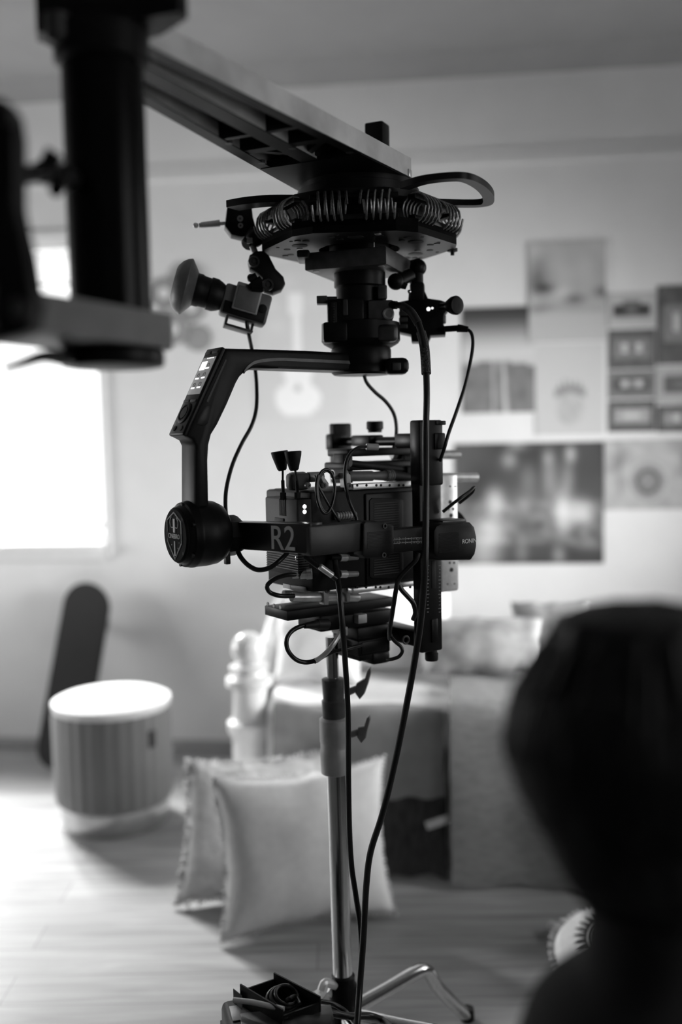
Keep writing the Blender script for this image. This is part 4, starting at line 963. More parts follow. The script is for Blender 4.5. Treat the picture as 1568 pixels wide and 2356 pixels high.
# top hardware
mb = MB(CF.M); pxb(mb, CF, .03, .06, 672, 1088, 716, 1128, .008); mb.build('top_bracket', M_gry, c_)
for x, y, v in ((668, 1098, .03), (708, 1098, .05), (764, 1092, .06)):
    mb = MB(CF.M); q = CF.px(x, y, v); rr = rp_(11.5, 2.0); mb.lathe([(rr * .72, .006), (rr * .78, 0), (rr, 0), (rr, .03), (rr * .85, .034)], q, (1, 0, 0), 26); mb.build('rod_socket', M_mid, c_)
mb = MB(CF.M); mb.prism(pxo(CF, [(736, 1094), (742, 1092), (756, 1112), (756, 1122), (748, 1122)], .092), .07, .092, .001); mb.build('clamp_lever', M_mid, c_)
mb = MB(CF.M); mb.prism(pxo(CF, [(795, 1088), (806, 1092), (808, 1122), (798, 1122)], .094), .07, .094, .001); mb.build('clamp_lever', M_mid, c_)
mb = MB(CF.M); pxcyl(mb, CF, .06, (800, 1096), (855, 1095), 12); pxcyl(mb, CF, .06, (855, 1095), (888, 1094), 9, 12); pxcyl(mb, CF, .06, (886, 1094), (902, 1094), 13.5)
mb.build('grey_grip', M_cam, c_)
mb = MB(CF.M); pxcyl(mb, CF, .06, (900, 1094), (975, 1102), 13, 8); mb.build('grip_boot', M_rub, c_)
for x in (890, 895, 900):
    mb = MB(CF.M); q = CF.px(x, 1094, .06); mb.torus(q, rp_(13.5, 1.99), .0012, (1, 0, 0), 24, 6); mb.build('grip_ring', M_mid, c_)
mb = MB(CF.M); pxb(mb, CF, -.06, .02, 800, 1030, 975, 1048, .004); pxb(mb, CF, -.05, .05, 806, 1062, 960, 1080, .004); pxb(mb, CF, -.05, .0, 930, 1040, 960, 1108, .003); mb.build('top_plate', M_blk, c_)
mb = MB(CF.M); pxcyl(mb, CF, .05, (806, 1066), (870, 1074), 8, 9); pxcyl(mb, CF, .05, (868, 1074), (960, 1084), 9, 7); mb.build('microphone_tube', M_rub, c_)
mb = MB(CF.M); pxb(mb, CF, -.02, .02, 790, 1044, 812, 1112, .003); mb.build('riser_block', M_blk, c_)
mb = MB(CF.M); pxb(mb, CF, .03, .062, 936, 1072, 976, 1100, .004); mb.build('riser_block', M_blk, c_)
# lower motor stage
mb = MB(CF.M); pxb(mb, CF, -.06, .03, 736, 1412, 792, 1452, .006); pxb(mb, CF, -.05, .04, 790, 1408, 905, 1440, .004); pxb(mb, CF, -.05, .045, 822, 1440, 900, 1475, .004); mb.build('base_stage', M_blk, c_)
mb = MB(CF.M); pxb(mb, CF, -.01, .055, 824, 1414, 844, 1434, .001); pxb(mb, CF, .0, .05, 793, 1443, 800, 1463, .001); mb.build('stage_lug', M_mid, c_)
mb = MB(CF.M); pxb(mb, CF, -.03, .06, 824, 1470, 898, 1506, .004); pxb(mb, CF, -.03, .055, 826, 1500, 858, 1520, .003); pxb(mb, CF, -.02, .058, 858, 1500, 898, 1528, .006); mb.build('receiver_box', M_blk, c_)
mb = MB(CF.M); pxb(mb, CF, .056, .0625, 832, 1474, 890, 1500, .002); mb.build('receiver_lid', M_satin, c_)

# ------------------------------------------------------------------ radio transmitter at the rear of the camera
t_ = thing('video_transmitter', 'small black radio box with two lamps and two stub antennas behind the camera', 'transmitter', CF.w(CF.px(670, 1200, .06)[0], .04, CF.px(670, 1330, .06)[2]))
cn = CF.px(683, 1200, .085); K = Matrix.Translation(CF.w(cn[0], .085, 0)) @ CF.M.to_3x3().to_4x4()
zt_, zb_ = CF.px(683, 1148, .085)[2], CF.px(683, 1328, .085)[2]
TFm = Fr(CF.w(cn[0], .085, 0) , Vector((1, 0, 0)), (0, -1, 0), ZZ)
TX = Fr(P(684, 1200, 1.915), A_, S_, ZZ)
mb = MB(TX.M)
w1 = TX.px(718, 1200, 0)[0]; zt_ = TX.px(690, 1148, 0)[2]; zb_ = TX.px(690, 1328, 0)[2]; dp = .125
mb.bx(0, w1, -dp, 0, zb_, zt_, .004); tb = mb.build('case', M_blk2, t_)
mb = MB(TX.M); q = [TX.px(700, y, 0) for y in (1165.5, 1177.5, 1188)]
for k, r in ((0, .0041), (1, .0041)): mb.lathe([(r, -.001), (r * .9, .0015), (0, .002)], (q[k][0], 0, q[k][2]), (0, 1, 0), 18)
mb.build('lamp', M_led, tb, label='two glowing white indicator lamps')
mb = MB(TX.M)
for k in range(6): mb.bx(-.0012, .002, -.045 - k * .0042, -.043 - k * .0042, zt_ - .035, zt_ - .002)
mb.bx(-.002, .002, -.085, -.05, zb_ + .05, zt_ - .04, .001); mb.build('vent_groove', M_rub, tb)
mb = MB(TX.M)
for k in range(14): mb.bx(-.002, w1 - .01, -dp + .004, .001, zb_ + .012 + k * .0048, zb_ + .0138 + k * .0048)
mb.build('heatsink_fin', M_gry, tb)
for x, y, sx, ty, tl in ((652, 1146, 648, 1042, -.010), (685, 1146, 672, 1040, .0)):
    an = bpy.data.objects.new('antenna', None); C.objects.link(an); an.parent = t_; ORIG[an.name] = ORIG[t_.name]
    TY = Fr(P(x, y, 1.955 if x < 670 else 1.935), (1, 0, 0), (0, -1, 0), ZZ); dd = 1.94 / FPX
    f = lambda a, b: TY.px(a, b, 0)
    mb = MB(TY.M); mb.cyl(f(x - 1, 1150), f(x - 1, 1133), 8 * dd, seg=6); mb.tube([f(x - 1, 1136), f(x - 2 - (x > 670) * 1, 1105)], 4.2 * dd, n=1); mb.tube([f(x - 2, 1106), f(sx + (2 if x < 670 else 4), 1068)], 2.6 * dd, n=1); mb.build('stem', M_rub, an)
    a, b = f(sx + (1 if x < 670 else 4), 1083), f(sx - (6 if x < 670 else -1), 1038); axd = (b - a).normalized(); Lh = (b - a).length
    mb = MB(TY.M); mb.lathe([(8 * dd, 0), (11 * dd, .003), (19 * dd, Lh * .78), (20 * dd, Lh * .97), (18 * dd, Lh)], a, axd, 28); mb.build('antenna_head', M_blk2, an)
# ------------------------------------------------------------------ small camera with lens hood and its friction arm
WY = 2.06
w_ = thing('witness_camera', 'small camera with domed lens hood aimed left beside the isolator', 'camera', P(560, 720, 2.08))
ang = math.radians(14.5)
VX = (RT * math.cos(ang) - UP * math.sin(ang)); VX = (VX + fwd * .20).normalized()
VN = (-fwd + VX * .20).normalized()
VF = Fr(P(555, 690, 2.06), VX, VN)
kx = 2.06 / FPX
def vp(x, y, v=0.0): return VF.px(x, y, v)
def vbox(mb, x0, x1, z0, z1, y0, y1, bev=.003): return mb.bx(x0 * kx, x1 * kx, y0, y1, z0 * kx, z1 * kx, bev)
mb = MB(VF.M); vbox(mb, -42, 68, -42, 30, -.05, .0, .006); bd = mb.build('camera_body', M_cam, w_)
mb = MB(VF.M); vbox(mb, -36, 62, -38, -10, -.002, .002, .002); mb.build('lower_panel', M_blk2, bd)
mb = MB(VF.M); q = Vector((52 * kx, 0, -6 * kx)); mb.lathe([(.009, 0), (.009, .004), (.005, .005), (0, .005)], q, (0, 1, 0), 18); mb.build('port', M_rub, bd)
mb = MB(VF.M); vbox(mb, -18, 42, -26, 38, .001, .010, .003); vbox(mb, -18, 42, 30, 38, -.05, .01, .003); mb.build('cage_plate', M_mid, w_)
mb = MB(VF.M); vbox(mb, -14, 38, -22, 30, .009, .0115, .002); mb.build('cage_recess', M_cam, w_)
mb = MB(VF.M); mb.lathe([(30 * kx, -42 * kx), (34 * kx, -50 * kx), (38 * kx, -60 * kx), (38 * kx, -74 * kx), (35 * kx, -76 * kx), (36 * kx, -92 * kx), (38 * kx, -96 * kx), (38 * kx, -106 * kx), (44 * kx, -112 * kx)][::-1], (0, -.025, -2 * kx), (1, 0, 0), 40); lz = mb.build('lens_barrel', M_blk2, w_)
mb = MB(VF.M); mb.lathe([(40 * kx, -108 * kx), (46 * kx, -112 * kx), (64 * kx, -126 * kx), (65.5 * kx, -129 * kx), (62 * kx, -138 * kx), (54 * kx, -148 * kx), (44 * kx, -155 * kx), (36 * kx, -158 * kx), (32 * kx, -154 * kx), (26 * kx, -150 * kx)], (0, -.025, -2 * kx), (1, 0, 0), 48, cap=False); mb.build('lens_hood', M_cam, lz)
mb = MB(VF.M); mb.lathe([(33 * kx, -150 * kx), (20 * kx, -156 * kx), (0, -158 * kx)], (0, -.025, -2 * kx), (1, 0, 0), 40); mb.build('front_glass', M_glass_lens, lz)
mb = MB(VF.M); vbox(mb, -24, 44, -66, -60, -.05, .0, .002); vbox(mb, -24, -18, -66, -40, -.045, -.004, .001); vbox(mb, 38, 44, -64, -40, -.045, -.02, .001); mb.build('base_bracket', M_gun, w_)
f_ = thing('friction_arm', 'black jointed friction arm carrying the small camera from the isolator bracket', 'arm', P(590, 560, 2.10))
DA = Fr(P(560, 510, 2.10), (1, .15, 0), (.15, -1, 0), ZZ)
mb = MB(DA.M); mb.prism(pxo(DA, [(522, 478), (527, 468), (578, 466), (582, 500), (590, 528), (580, 540), (556, 546), (532, 540), (517, 520)], 0), -.045, 0, .004); cb = mb.build('bracket_clamp', M_blk, f_)
for x, y, r in ((552, 503, 7), (553, 519, 6), (530, 508, 7)):
    mb = MB(DA.M); q = DA.px(x, y, 0); rr = r * 2.1 / FPX; mb.lathe([(rr, -.002), (rr, .002), (rr * .5, .002), (rr * .4, .0), (0, 0)], (q[0], 0, q[2]), (0, 1, 0), 16); mb.build('clamp_screw', M_mid if x > 540 else M_blk, cb)
mb = MB(); mb.cyl(P(518, 514, 2.10), P(502, 515, 2.10), .004); mb.cyl(P(505, 514, 2.10), P(462, 518, 2.09), .0075, .006); mb.cyl(P(466, 518, 2.09), P(458, 519, 2.09), .005); mb.ball(P(450, 519, 2.09), .006); mb.build('tommy_bar', M_sil, f_)
mb = MB(); mb.cyl(P(566, 566, 2.08), P(592, 534, 2.10), .014, .017, bev=.003); mb.ball(P(586, 548, 2.08), .019); mb.build('ball_joint', M_blk, f_)
mb = MB(); mb.box(P(574, 553, 2.055), (.011, .006, .010)); mb.box(P(571, 556, 2.055), (.006, .006, .008)); mb.build('joint_window', M_mid, f_)
mb = MB(); mb.cyl(P(580, 566, 2.08), P(590, 590, 2.08), .007); mb.build('joint_pin', M_mid, f_)
DB = Fr(P(612, 625, 2.06), (1, .1, 0), (.1, -1, 0), ZZ)
mb = MB(DB.M); mb.prism(pxo(DB, [(570, 600), (574, 586), (588, 577), (606, 576), (618, 586), (634, 618), (652, 636), (656, 652), (648, 666), (628, 674), (608, 668), (600, 655), (602, 638), (590, 628), (574, 618)], 0), -.05, 0, .006); ar = mb.build('arm_link', M_blk2, f_)
for x, y, r in ((584, 603, 13.5), (616, 656, 13.5), (577, 640, 9)):
    mb = MB(DB.M); q = DB.px(x, y, 0); rr = r * 2.06 / FPX; mb.lathe([(rr, -.004), (rr, .006), (rr * .92, .009), (rr * .66, .009), (rr * .6, .004), (rr * .3, .004), (rr * .28, .006), (0, .006)], (q[0], 0, q[2]), (0, 1, 0), 28); mb.build('joint_knob', M_gun, ar)
mb = MB(); mb.cyl(P(600, 640, 2.05), P(572, 662, 2.05), .006); mb.cyl(P(590, 634, 2.05), P(572, 644, 2.05), .007); mb.cyl(P(604, 660, 2.05), P(578, 662, 2.05), .011, .008); mb.build('mount_stud', M_blk, f_)

# ------------------------------------------------------------------ accessory cluster right of the pan motor
a_ = thing('lens_control_receiver', 'black lens control unit with round knob clamped right of the pan motor', 'control unit', P(970, 740, 2.09))
AD = Fr(P(970, 720, 2.09), (1, -.1, 0), (-.1, -1, 0), ZZ)
mb = MB(AD.M); mb.prism(pxo(AD, [(940, 668), (976, 668), (984, 686), (1012, 690), (1030, 696), (1030, 712), (1022, 722), (1020, 748), (1026, 752), (1024, 770), (990, 772), (984, 786), (946, 786), (944, 770), (918, 764), (918, 694), (938, 690)], 0), -.06, 0, .004); bd = mb.build('unit_body', M_blk, a_)
for k in range(4):
    mb = MB(AD.M); pxb(mb, AD, -.045, .003, 917, 700 + k * 15, 937, 711 + k * 15, .002); mb.build('side_fin', M_gun, bd)
mb = MB(AD.M)
for x, y, r in ((985, 711, 5), (994, 709, 3)):
    q = AD.px(x, y, 0); rr = r * 2.09 / FPX; mb.lathe([(rr, -.001), (rr * .8, .002), (0, .0025)], (q[0], 0, q[2]), (0, 1, 0), 14)
mb.build('indicator_lamp', mat('indicator', .8, .3, emit=1.2), bd, label='two small bright indicator lamps')
mb = MB(); p0, p1 = P(1014, 706, 2.07), P(1052, 702, 2.03); d = (p1 - p0); Lk = d.length; mb.lathe([(.008, 0), (.009, Lk * .35), (.013, Lk * .5), (.0185, Lk * .75), (.0195, Lk * .92), (.017, Lk), (.012, Lk * 1.02), (0, Lk)], p0, d, 28); mb.build('control_knob', M_blk, a_)
mb = MB(AD.M); pxb(mb, AD, -.03, .0, 1018, 724, 1026, 742, .003); mb.build('knob_bracket', M_mid, a_)
mb = MB(); mb.ball(P(961, 616, 2.10), .018); mb.cyl(P(960, 622, 2.10), P(957, 652, 2.10), .012, .015); mb.build('ball_head', M_blk, a_)
mb = MB(); mb.cyl(P(945, 632, 2.09), P(912, 648, 2.07), .013, .015); mb.ball(P(910, 648, 2.07), .0175); mb.cyl(P(912, 650, 2.07), P(935, 660, 2.07), .011, .006); mb.build('tilt_lever', M_blk, a_)
mb = MB(AD.M); pxb(mb, AD, -.05, .004, 942, 648, 976, 692, .006); mb.build('joint_block', M_satin, a_)
mb = MB(); mb.cyl(P(935, 612, 2.13), P(965, 604, 2.14), .010); mb.build('support_pin', M_blk, a_)
mb = MB(); mb.ball(P(941, 671, 2.05), .004); mb.build('joint_screw', M_chr, a_)

# ------------------------------------------------------------------ light stand
hb = P(790, 2300, 2.16); hub = Vector((hb.x, hb.y, 0)); SM = Matrix.Translation(hub); lean = Vector((-.012, 0, 1))
s_ = thing('light_stand', 'chrome light stand with clamp collars standing behind the gimbal', 'stand', hub)
dS = (hub - EYE).dot(fwd)
def sz(py): return PYY(785, py, hub.y).z
def so(zz): return hub + Vector((-.012 * (zz - hb.z) , 0, zz))
def seg_(y0, y1, r0, r1, name, m, prof=None, par=None):
    z0, z1 = sz(y0), sz(y1); mb = MB(); k = 2.13 / FPX
    mb.lathe(prof(z1 - z0) if prof else [(r0 * k, 0), (r1 * k, z1 - z0)], so(z0), so(z1) - so(z0), 32); return mb.build(name, m, par or s_)
k = 2.13 / FPX
seg_(2290, 1770, 22.5, 22.5, 'lower_tube', M_steel)
seg_(1800, 1560, 19, 19, 'middle_tube', M_steel)
seg_(1580, 1464, 14, 14, 'upper_tube', M_steel)
seg_(1780, 1648, 0, 0, 'lower_collar', mat('cast_collar', .42, .4, .5, var=.15), lambda h: [(24 * k, 0), (34 * k, .004), (35 * k, h * .42), (33.5 * k, h * .46), (33.5 * k, h * .54), (35 * k, h * .58), (34.5 * k, h - .005), (24 * k, h)])
seg_(1664, 1558, 0, 0, 'upper_collar', M_gun, lambda h: [(17 * k, 0), (26 * k, .004), (27.5 * k, h * .5), (24 * k, h * .54), (26 * k, h * .97), (16 * k, h)])
def knob(x0, y0, x1, y1):
    G_ = Fr(P(x0, y0, 2.12), (1, -.2, 0), (-.2, -1, 0), ZZ); f = lambda a, b: G_.px(a, b, 0)
    mb = MB(G_.M); mb.cyl(f(x0 - 10, y0), f(x0 + 14, y0 + (y1 - y0) * .2), 8 * k, 7 * k)
    cx, cy = x0 + 14, y0 + (y1 - y0) * .2
    mb.prism(pxo(G_, [(cx - 8, cy + 12), (cx - 6, cy - 10), (x1 - 12, y1 + 20), (x1 - 6, y1), (x1, y1 - 6), (x1 + 2, y1 + 4), (x1 - 6, y1 + 34), (cx + 12, cy + 14), (cx + 2, cy + 26)], 0), -.008, .008, .002); mb.build('tightening_knob', M_cam, s_)
knob(812, 1592, 852, 1540); knob(816, 1690, 850, 1650)
mb = MB(); zc = hb.z
mb.lathe([(30 * k, zc - .10), (34 * k, zc - .09), (34 * k, zc + .03), (27 * k, zc + .04), (27 * k, zc + .055), (22 * k, zc + .06)], hub, (0, 0, 1), 28); mb.build('leg_hub', M_blk, s_)
def leg(dx, dy, drop, name='leg'):
    d = Vector((dx, dy, 0)); L1 = d.length; mb = MB(); z0 = zc - .03
    mb.tube([hub + d * .08 + Vector((0, 0, z0 - .0)), hub + d * .5 + Vector((0, 0, z0 + .006)), hub + d * .84 + Vector((0, 0, z0 + .012)), hub + d * .96 + Vector((0, 0, z0 + .006)), hub + d * 1.04 + Vector((0, 0, z0 - .016)), hub + d * 1.12 + Vector((0, 0, z0 - .05)), hub + d * 1.42 + Vector((0, 0, .03)), hub + d * 1.5 + Vector((0, 0, .014))], .016, seg=14, n=5)
    o = mb.build(name, M_steel, s_)
    mb = MB(); q = hub + d * 1.5; mb.lathe([(.016, 0), (.018, .004), (.016, .03)], Vector((q.x, q.y, 0)), (0, 0, 1), 16); mb.build('rubber_foot', M_rub, o)
pk = PZ(985, 2226, zc - .02); leg((pk.x - hub.x), (pk.y - hub.y), 0)
leg(.07, -.26, 0); leg(.24, -.12, 0)
mb = MB(); mb.cyl(P(768, 2290, 2.15), P(752, 2276, 2.14), .008); mb.tube([P(772, 2268, 2.14), P(748, 2262, 2.13), P(738, 2285, 2.12), P(724, 2294, 2.11)], [.009, .012], seg=10); mb.build('leg_lock', M_sil, s_)

# ------------------------------------------------------------------ kit case and bits on it, bottom of the frame
top_z = .335
cc = PZ(700, 2372, top_z)
K_ = Fr(Vector((cc.x, cc.y, 0)), (1, .26, 0), (.26, -1, 0), ZZ)
cl_, cr_ = K_.I @ PZ(512, 2320, top_z), K_.I @ PZ(742, 2350, top_z)
k_ = thing('equipment_case', 'black equipment case with open tray lid standing on the floor by the stand', 'case', K_.o)
x0, x1 = cl_[0], cr_[0]; y1 = .22; y0 = min(cl_[1] - .03, -.05)
mb = MB(K_.M); mb.bx(x0, x1, y0, y1, .012, top_z, .012, 3); cs = mb.build('case_body', M_blk2, k_)
mb = MB(K_.M); mb.bx(x0 - .002, x1 + .002, y0 - .002, y1 + .002, top_z - .05, top_z - .042, .001); mb.build('lid_seam', M_rub, k_)
for x in (x0 + .06, x1 - .06):
    mb = MB(K_.M); mb.bx(x - .02, x + .02, y1 - .004, y1 + .008, top_z - .08, top_z - .03, .002); mb.build('latch', M_mid, k_)
for x in (x0 + .03, x1 - .03):
    for y in (y0 + .03, y1 - .03):
        mb = MB(K_.M); mb.cyl((x, y, 0), (x, y, .015), .012); mb.build('foot', M_rub, k_)
mb = MB(K_.M); q = K_.I @ PZ(545, 2325, top_z); mb.bx(x0 + .012, x0 + .05, y0 + .03, y0 + .08, top_z, top_z + .0025, .001); mb.build('corner_plate', M_mid, k_)
tr = thing('battery_tray', 'open black folded metal tray with bright rim lying on the equipment case', 'tray', PZ(610, 2310, top_z))
zz = top_z + .003
cor = [PZ(552, 2290, zz + .02), PZ(632, 2262, zz + .02), PZ(738, 2318, zz + .02), PZ(650, 2350, zz + .02)]
mb = MB(); ctr = sum(cor, Vector()) / 4
lo = [Vector((ctr.x + (c.x - ctr.x) * .94, ctr.y + (c.y - ctr.y) * .94, zz)) for c in cor]
mb.loops([[c - Vector((0, 0, c.z - zz)) for c in lo], [c + Vector((0, 0, .003)) for c in lo]]); mb.build('tray_floor', M_rub, tr)
for i in range(4):
    a, b = cor[i], cor[(i + 1) % 4]; d = (b - a).normalized(); o = Vector((d.y, -d.x, 0)) * .003; hh = .042 if i in (1, 3) else .03
    a0, b0 = Vector((a.x, a.y, zz)), Vector((b.x, b.y, zz)); up = Vector((0, 0, hh))
    mb = MB(); mb.loops([[a0, b0, b0 + o, a0 + o], [a0 + up, b0 + up, b0 + up + o, a0 + up + o]]); mb.build('tray_wall', M_satin, tr)
mb = MB(); p0, p1 = PZ(536, 2276, top_z + .03), PZ(556, 2292, top_z + .03); d = (p1 - p0); o = Vector((0, .003, 0)); mb.loops([[p0, p1, p1 + o, p0 + o], [p0 + Vector((0, 0, -.028)), p1 + Vector((0, 0, -.028)), p1 + o + Vector((0, 0, -.028)), p0 + o + Vector((0, 0, -.028))]]); mb.build('tray_flap', M_satin, tr)
M_cab = mat('cable_rubber', .010, .32, 0, var=.2, spec=.5)
def cable(name, lab, pts, r, m=None, grp=None, cat='cable', seg=10):
    mb = MB(); mb.tube(pts, r, seg=seg); return tag(mb.build(name, m or M_cab, ang=80), lab, cat, grp)
mb = MB()
for j in range(3): mb.torus(PZ(650 + j * 5, 2299 + j * 2, zz + .02) + Vector((0, 0, .006 * j)), .030 - j * .004, .0035, (.1 + .1 * j, -.3, 1), 32, 8)
mb.tube([PZ(660, 2300, zz + .03), PZ(668, 2296, zz + .05), PZ(680, 2292, zz + .03), PZ(690, 2310, zz + .03)], .0035)
tag(mb.build('coiled_cable', M_cab), 'small coil of black cable lying in the metal tray', 'cable')
mb = MB(); mb.tube([PZ(538, 2301, zz + .03), PZ(580, 2306, zz + .035), PZ(625, 2316, zz + .035), PZ(652, 2322, zz + .035)], .0052, seg=12)
tag(mb.build('lead', mat('grey_lead', .42, .4, var=.05)), 'pale grey lead running across the front of the metal tray', 'cable')
mb = MB(K_.M); q = K_.I @ PZ(660, 2352, zz); mb.box((q[0], q[1], zz + .006), (.17, .05, .012), .002, R=Matrix.Rotation(.12, 3, 'Z'))
tag(mb.build('grey_plate', M_gun), 'flat grey metal plate lying in front of the tray on the case', 'plate')
mb = MB(K_.M); q = K_.I @ PZ(735, 2352, zz); mb.box((q[0] - .03, q[1] + .03, zz + .012), (.09, .05, .024), .004, R=Matrix.Rotation(.3, 3, 'Z'))
tag(mb.build('battery_pack', M_blk), 'black battery pack on the case at the foot of the stand', 'battery')
cable('looped_cable', 'black cable arching over the battery pack at the stand foot', [PZ(660, 2350, zz + .02), P(705, 2334, 1.98), P(750, 2330, 1.98), P(800, 2338, 2.0), P(850, 2338, 2.02), P(885, 2352, 2.03), PZ(905, 2380, zz)], .0075)
cable('short_cable', 'thin black cable dropping from the stand hub to the case', [P(735, 2304, 2.0), P(765, 2310, 2.02), P(795, 2328, 2.02), P(812, 2350, 2.0), PZ(830, 2372, zz)], .005)

# ------------------------------------------------------------------ cables of the rig
cable('witness_cable', 'thin black cable falling from the small camera behind the gimbal arm to the roll motor', [P(566, 735, 2.08), P(571, 765, 2.09), P(578, 800, 2.13), P(586, 845, 2.15), P(590, 890, 2.13), P(589, 940, 2.1), P(578, 980, 2.08), P(555, 1022, 2.06), P(534, 1070, 2.03), P(521, 1120, 2.0), P(518, 1160, 1.98), P(521, 1200, 1.97)], .0042)
cable('roll_loop_cable', 'black cable looping under the lettered arm from collar to transmitter', [P(545, 1262, 1.93), P(553, 1281, 1.91), P(570, 1300, 1.90), P(592, 1311, 1.89), P(618, 1307, 1.885), P(640, 1292, 1.885), P(660, 1272, 1.90)], .0048)
cable('receiver_cable', 'thin black cable hanging from the control unit down to the stage post', [P(1022, 757, 2.08), P(1052, 754, 2.07), P(1072, 757, 2.07), P(1084, 768, 2.06), P(1087, 795, 2.05), P(1080, 840, 2.03), P(1068, 890, 2.02), P(1050, 945, 2.0), P(1032, 995, 2.0), P(1022, 1030, 2.0), P(1012, 1060, 2.02)], .0036)
mb = MB(); mb.cyl(P(1024, 757, 2.08), P(1054, 755, 2.07), .0065); mb.cyl(P(1052, 755, 2.07), P(1076, 758, 2.065), .0085, .006); o = mb.build('cable_plug', M_blk, bpy.data.objects['receiver_cable'])
m0 = cable('main_cable', 'thick black cable from the pan motor past the stage post down to the floor', [P(905, 702, 2.02), P(925, 704, 1.99), P(945, 718, 1.97), P(962, 745, 1.95), P(973, 785, 1.93), P(979, 840, 1.92), P(981, 910, 1.905), P(979, 1000, 1.895), P(979, 1150, 1.86), P(977, 1300, 1.85), P(968, 1420, 1.88), P(955, 1510, 1.90), P(935, 1620, 1.92), P(910, 1745, 1.94), P(880, 1870, 1.95), P(852, 1960, 1.95), P(842, 2040, 1.95), P(836, 2150, 1.94), P(828, 2260, 1.93), P(822, 2345, 1.90), P(815, 2460, 1.86), PZ(830, 2620, .01)], .0064, seg=14)
mb = MB(); mb.cyl(P(848, 702, 2.03), P(880, 701, 2.03), .0105, bev=.002); mb.cyl(P(876, 701, 2.03), P(912, 702, 2.01), .0095, .008); mb.build('cable_plug', M_blk, m0)
mb = MB(); mb.tube([P(926, 704, 1.99), P(945, 718, 1.97), P(962, 745, 1.95)], .0082, seg=12); mb.build('clear_sleeve', M_gun, m0)
mb = MB(); mb.tube([P(968, 765, 1.945), P(976, 800, 1.93), P(980, 860, 1.915)], .0095, seg=12); mb.build('braided_sleeve', mat('braided', .02, .5, var=.5, scale=160, bump=.6, bscale=300), m0)
cable('second_cable', 'thinner black cable hanging from the camera in front of the stand pole', [P(770, 1290, 1.95), P(776, 1330, 1.93), P(782, 1380, 1.90), P(788, 1450, 1.90), P(794, 1530, 1.92), P(800, 1640, 1.94), P(801, 1780, 1.96), P(803, 1900, 1.97), P(808, 1990, 1.97), P(818, 2060, 1.97), P(828, 2130, 1.97), P(831, 2200, 1.97), P(826, 2300, 1.97), P(820, 2400, 1.97), PZ(850, 2560, .01)], .0056, seg=12)
cable('pan_cable', 'thin grey black cable leaving the underside of the pan hub', [P(836, 858, 2.12), P(843, 880, 2.13), P(862, 902, 2.14), P(885, 922, 2.15), P(902, 945, 2.16), P(910, 970, 2.16), P(911, 1000, 2.16), P(905, 1032, 2.14)], .0040)
lp = cable('loop_cable', 'black cable making a wide loop below the left end of the dovetail plate', [P(752, 1436, 1.99), P(725, 1436, 1.97), P(695, 1440, 1.95), P(671, 1452, 1.94), P(659, 1472, 1.93), P(662, 1496, 1.93), P(680, 1517, 1.93), P(705, 1524, 1.94), P(732, 1516, 1.94), P(756, 1497, 1.95), P(776, 1470, 1.96), P(788, 1445, 1.98)], .0046)
mb = MB(); mb.cyl(P(752, 1436, 1.99), P(728, 1436, 1.97), .011, .010); mb.cyl(P(730, 1436, 1.97), P(700, 1440, 1.95), .0085, .0055); mb.build('cable_boot', M_rub, lp)
mb = MB(); mb.tube([P(726, 1521, 1.935), P(748, 1504, 1.94), P(768, 1480, 1.945), P(783, 1455, 1.96)], .005, seg=10); mb.build('grey_sleeve', M_sil, lp, label='shiny grey sleeve')
cable('trigger_cable', 'thin cable sloping from the loop to the receiver box', [P(722, 1524, 1.95), P(745, 1510, 1.95), P(770, 1499, 1.955), P(800, 1492, 1.96), P(832, 1484, 1.98)], .0036)
cable('motor_cable', 'short black cable curling right of the receiver box', [P(896, 1440, 1.97), P(898, 1462, 1.955), P(908, 1476, 1.95), P(921, 1487, 1.95), P(925, 1498, 1.95), P(918, 1510, 1.95), P(904, 1516, 1.95), P(890, 1518, 1.96)], .0036)
cable('stage_cable', 'black cable arching from the side rail across to the stage post base', [P(962, 1272, 1.90), P(955, 1290, 1.90), P(935, 1310, 1.905), P(917, 1332, 1.91), P(910, 1360, 1.91), P(902, 1410, 1.92), P(896, 1450, 1.94), P(896, 1470, 1.96)], .0046)
cable('bottom_cable', 'black cable running from the side rail behind the thick cable', [P(913, 1335, 1.93), P(922, 1355, 1.93), P(938, 1373, 1.935), P(950, 1388, 1.94), P(955, 1410, 1.95), P(950, 1425, 1.96)], .0050)
oval = []
for k2 in range(26):
    t = PI * .75 + k2 / 12 * 2 * PI; f2 = k2 / 25
    oval.append(P(748 + 3 * f2 + (21 - 2 * f2) * math.cos(t) * (1 + .15 * math.sin(t)), 1130 - (53 - 7 * f2) * math.sin(t), 1.905 + .012 * math.cos(t) + .008 * f2))
cable('coil_cable', 'black cable coiled in an upright oval above the lettered arm', oval + [P(766, 1178, 1.92), P(786, 1208, 1.92)], .0029)
tc_ = cable('top_cable', 'thin black cable bowing down from the top plate plug over the side panel', [P(845, 1028, 2.02), P(828, 1028, 2.0), P(808, 1040, 1.98), P(797, 1060, 1.965), P(793, 1090, 1.955), P(795, 1120, 1.95), P(802, 1150, 1.94), P(812, 1175, 1.94), P(820, 1195, 1.94), P(815, 1206, 1.94)], .0033)
mb = MB(); mb.cyl(P(842, 1028, 2.015), P(870, 1029, 2.02), .0068, bev=.001); mb.build('silver_plug', M_sil, tc_)
cable('front_cable', 'doubled thin cable looping beside the perforated front plate', [P(1018, 1178, 2.03), P(1040, 1160, 2.03), P(1062, 1143, 2.03), P(1080, 1130, 2.04), P(1090, 1121, 2.05), P(1086, 1132, 2.06), P(1072, 1145, 2.06), P(1055, 1158, 2.06)], .0034)
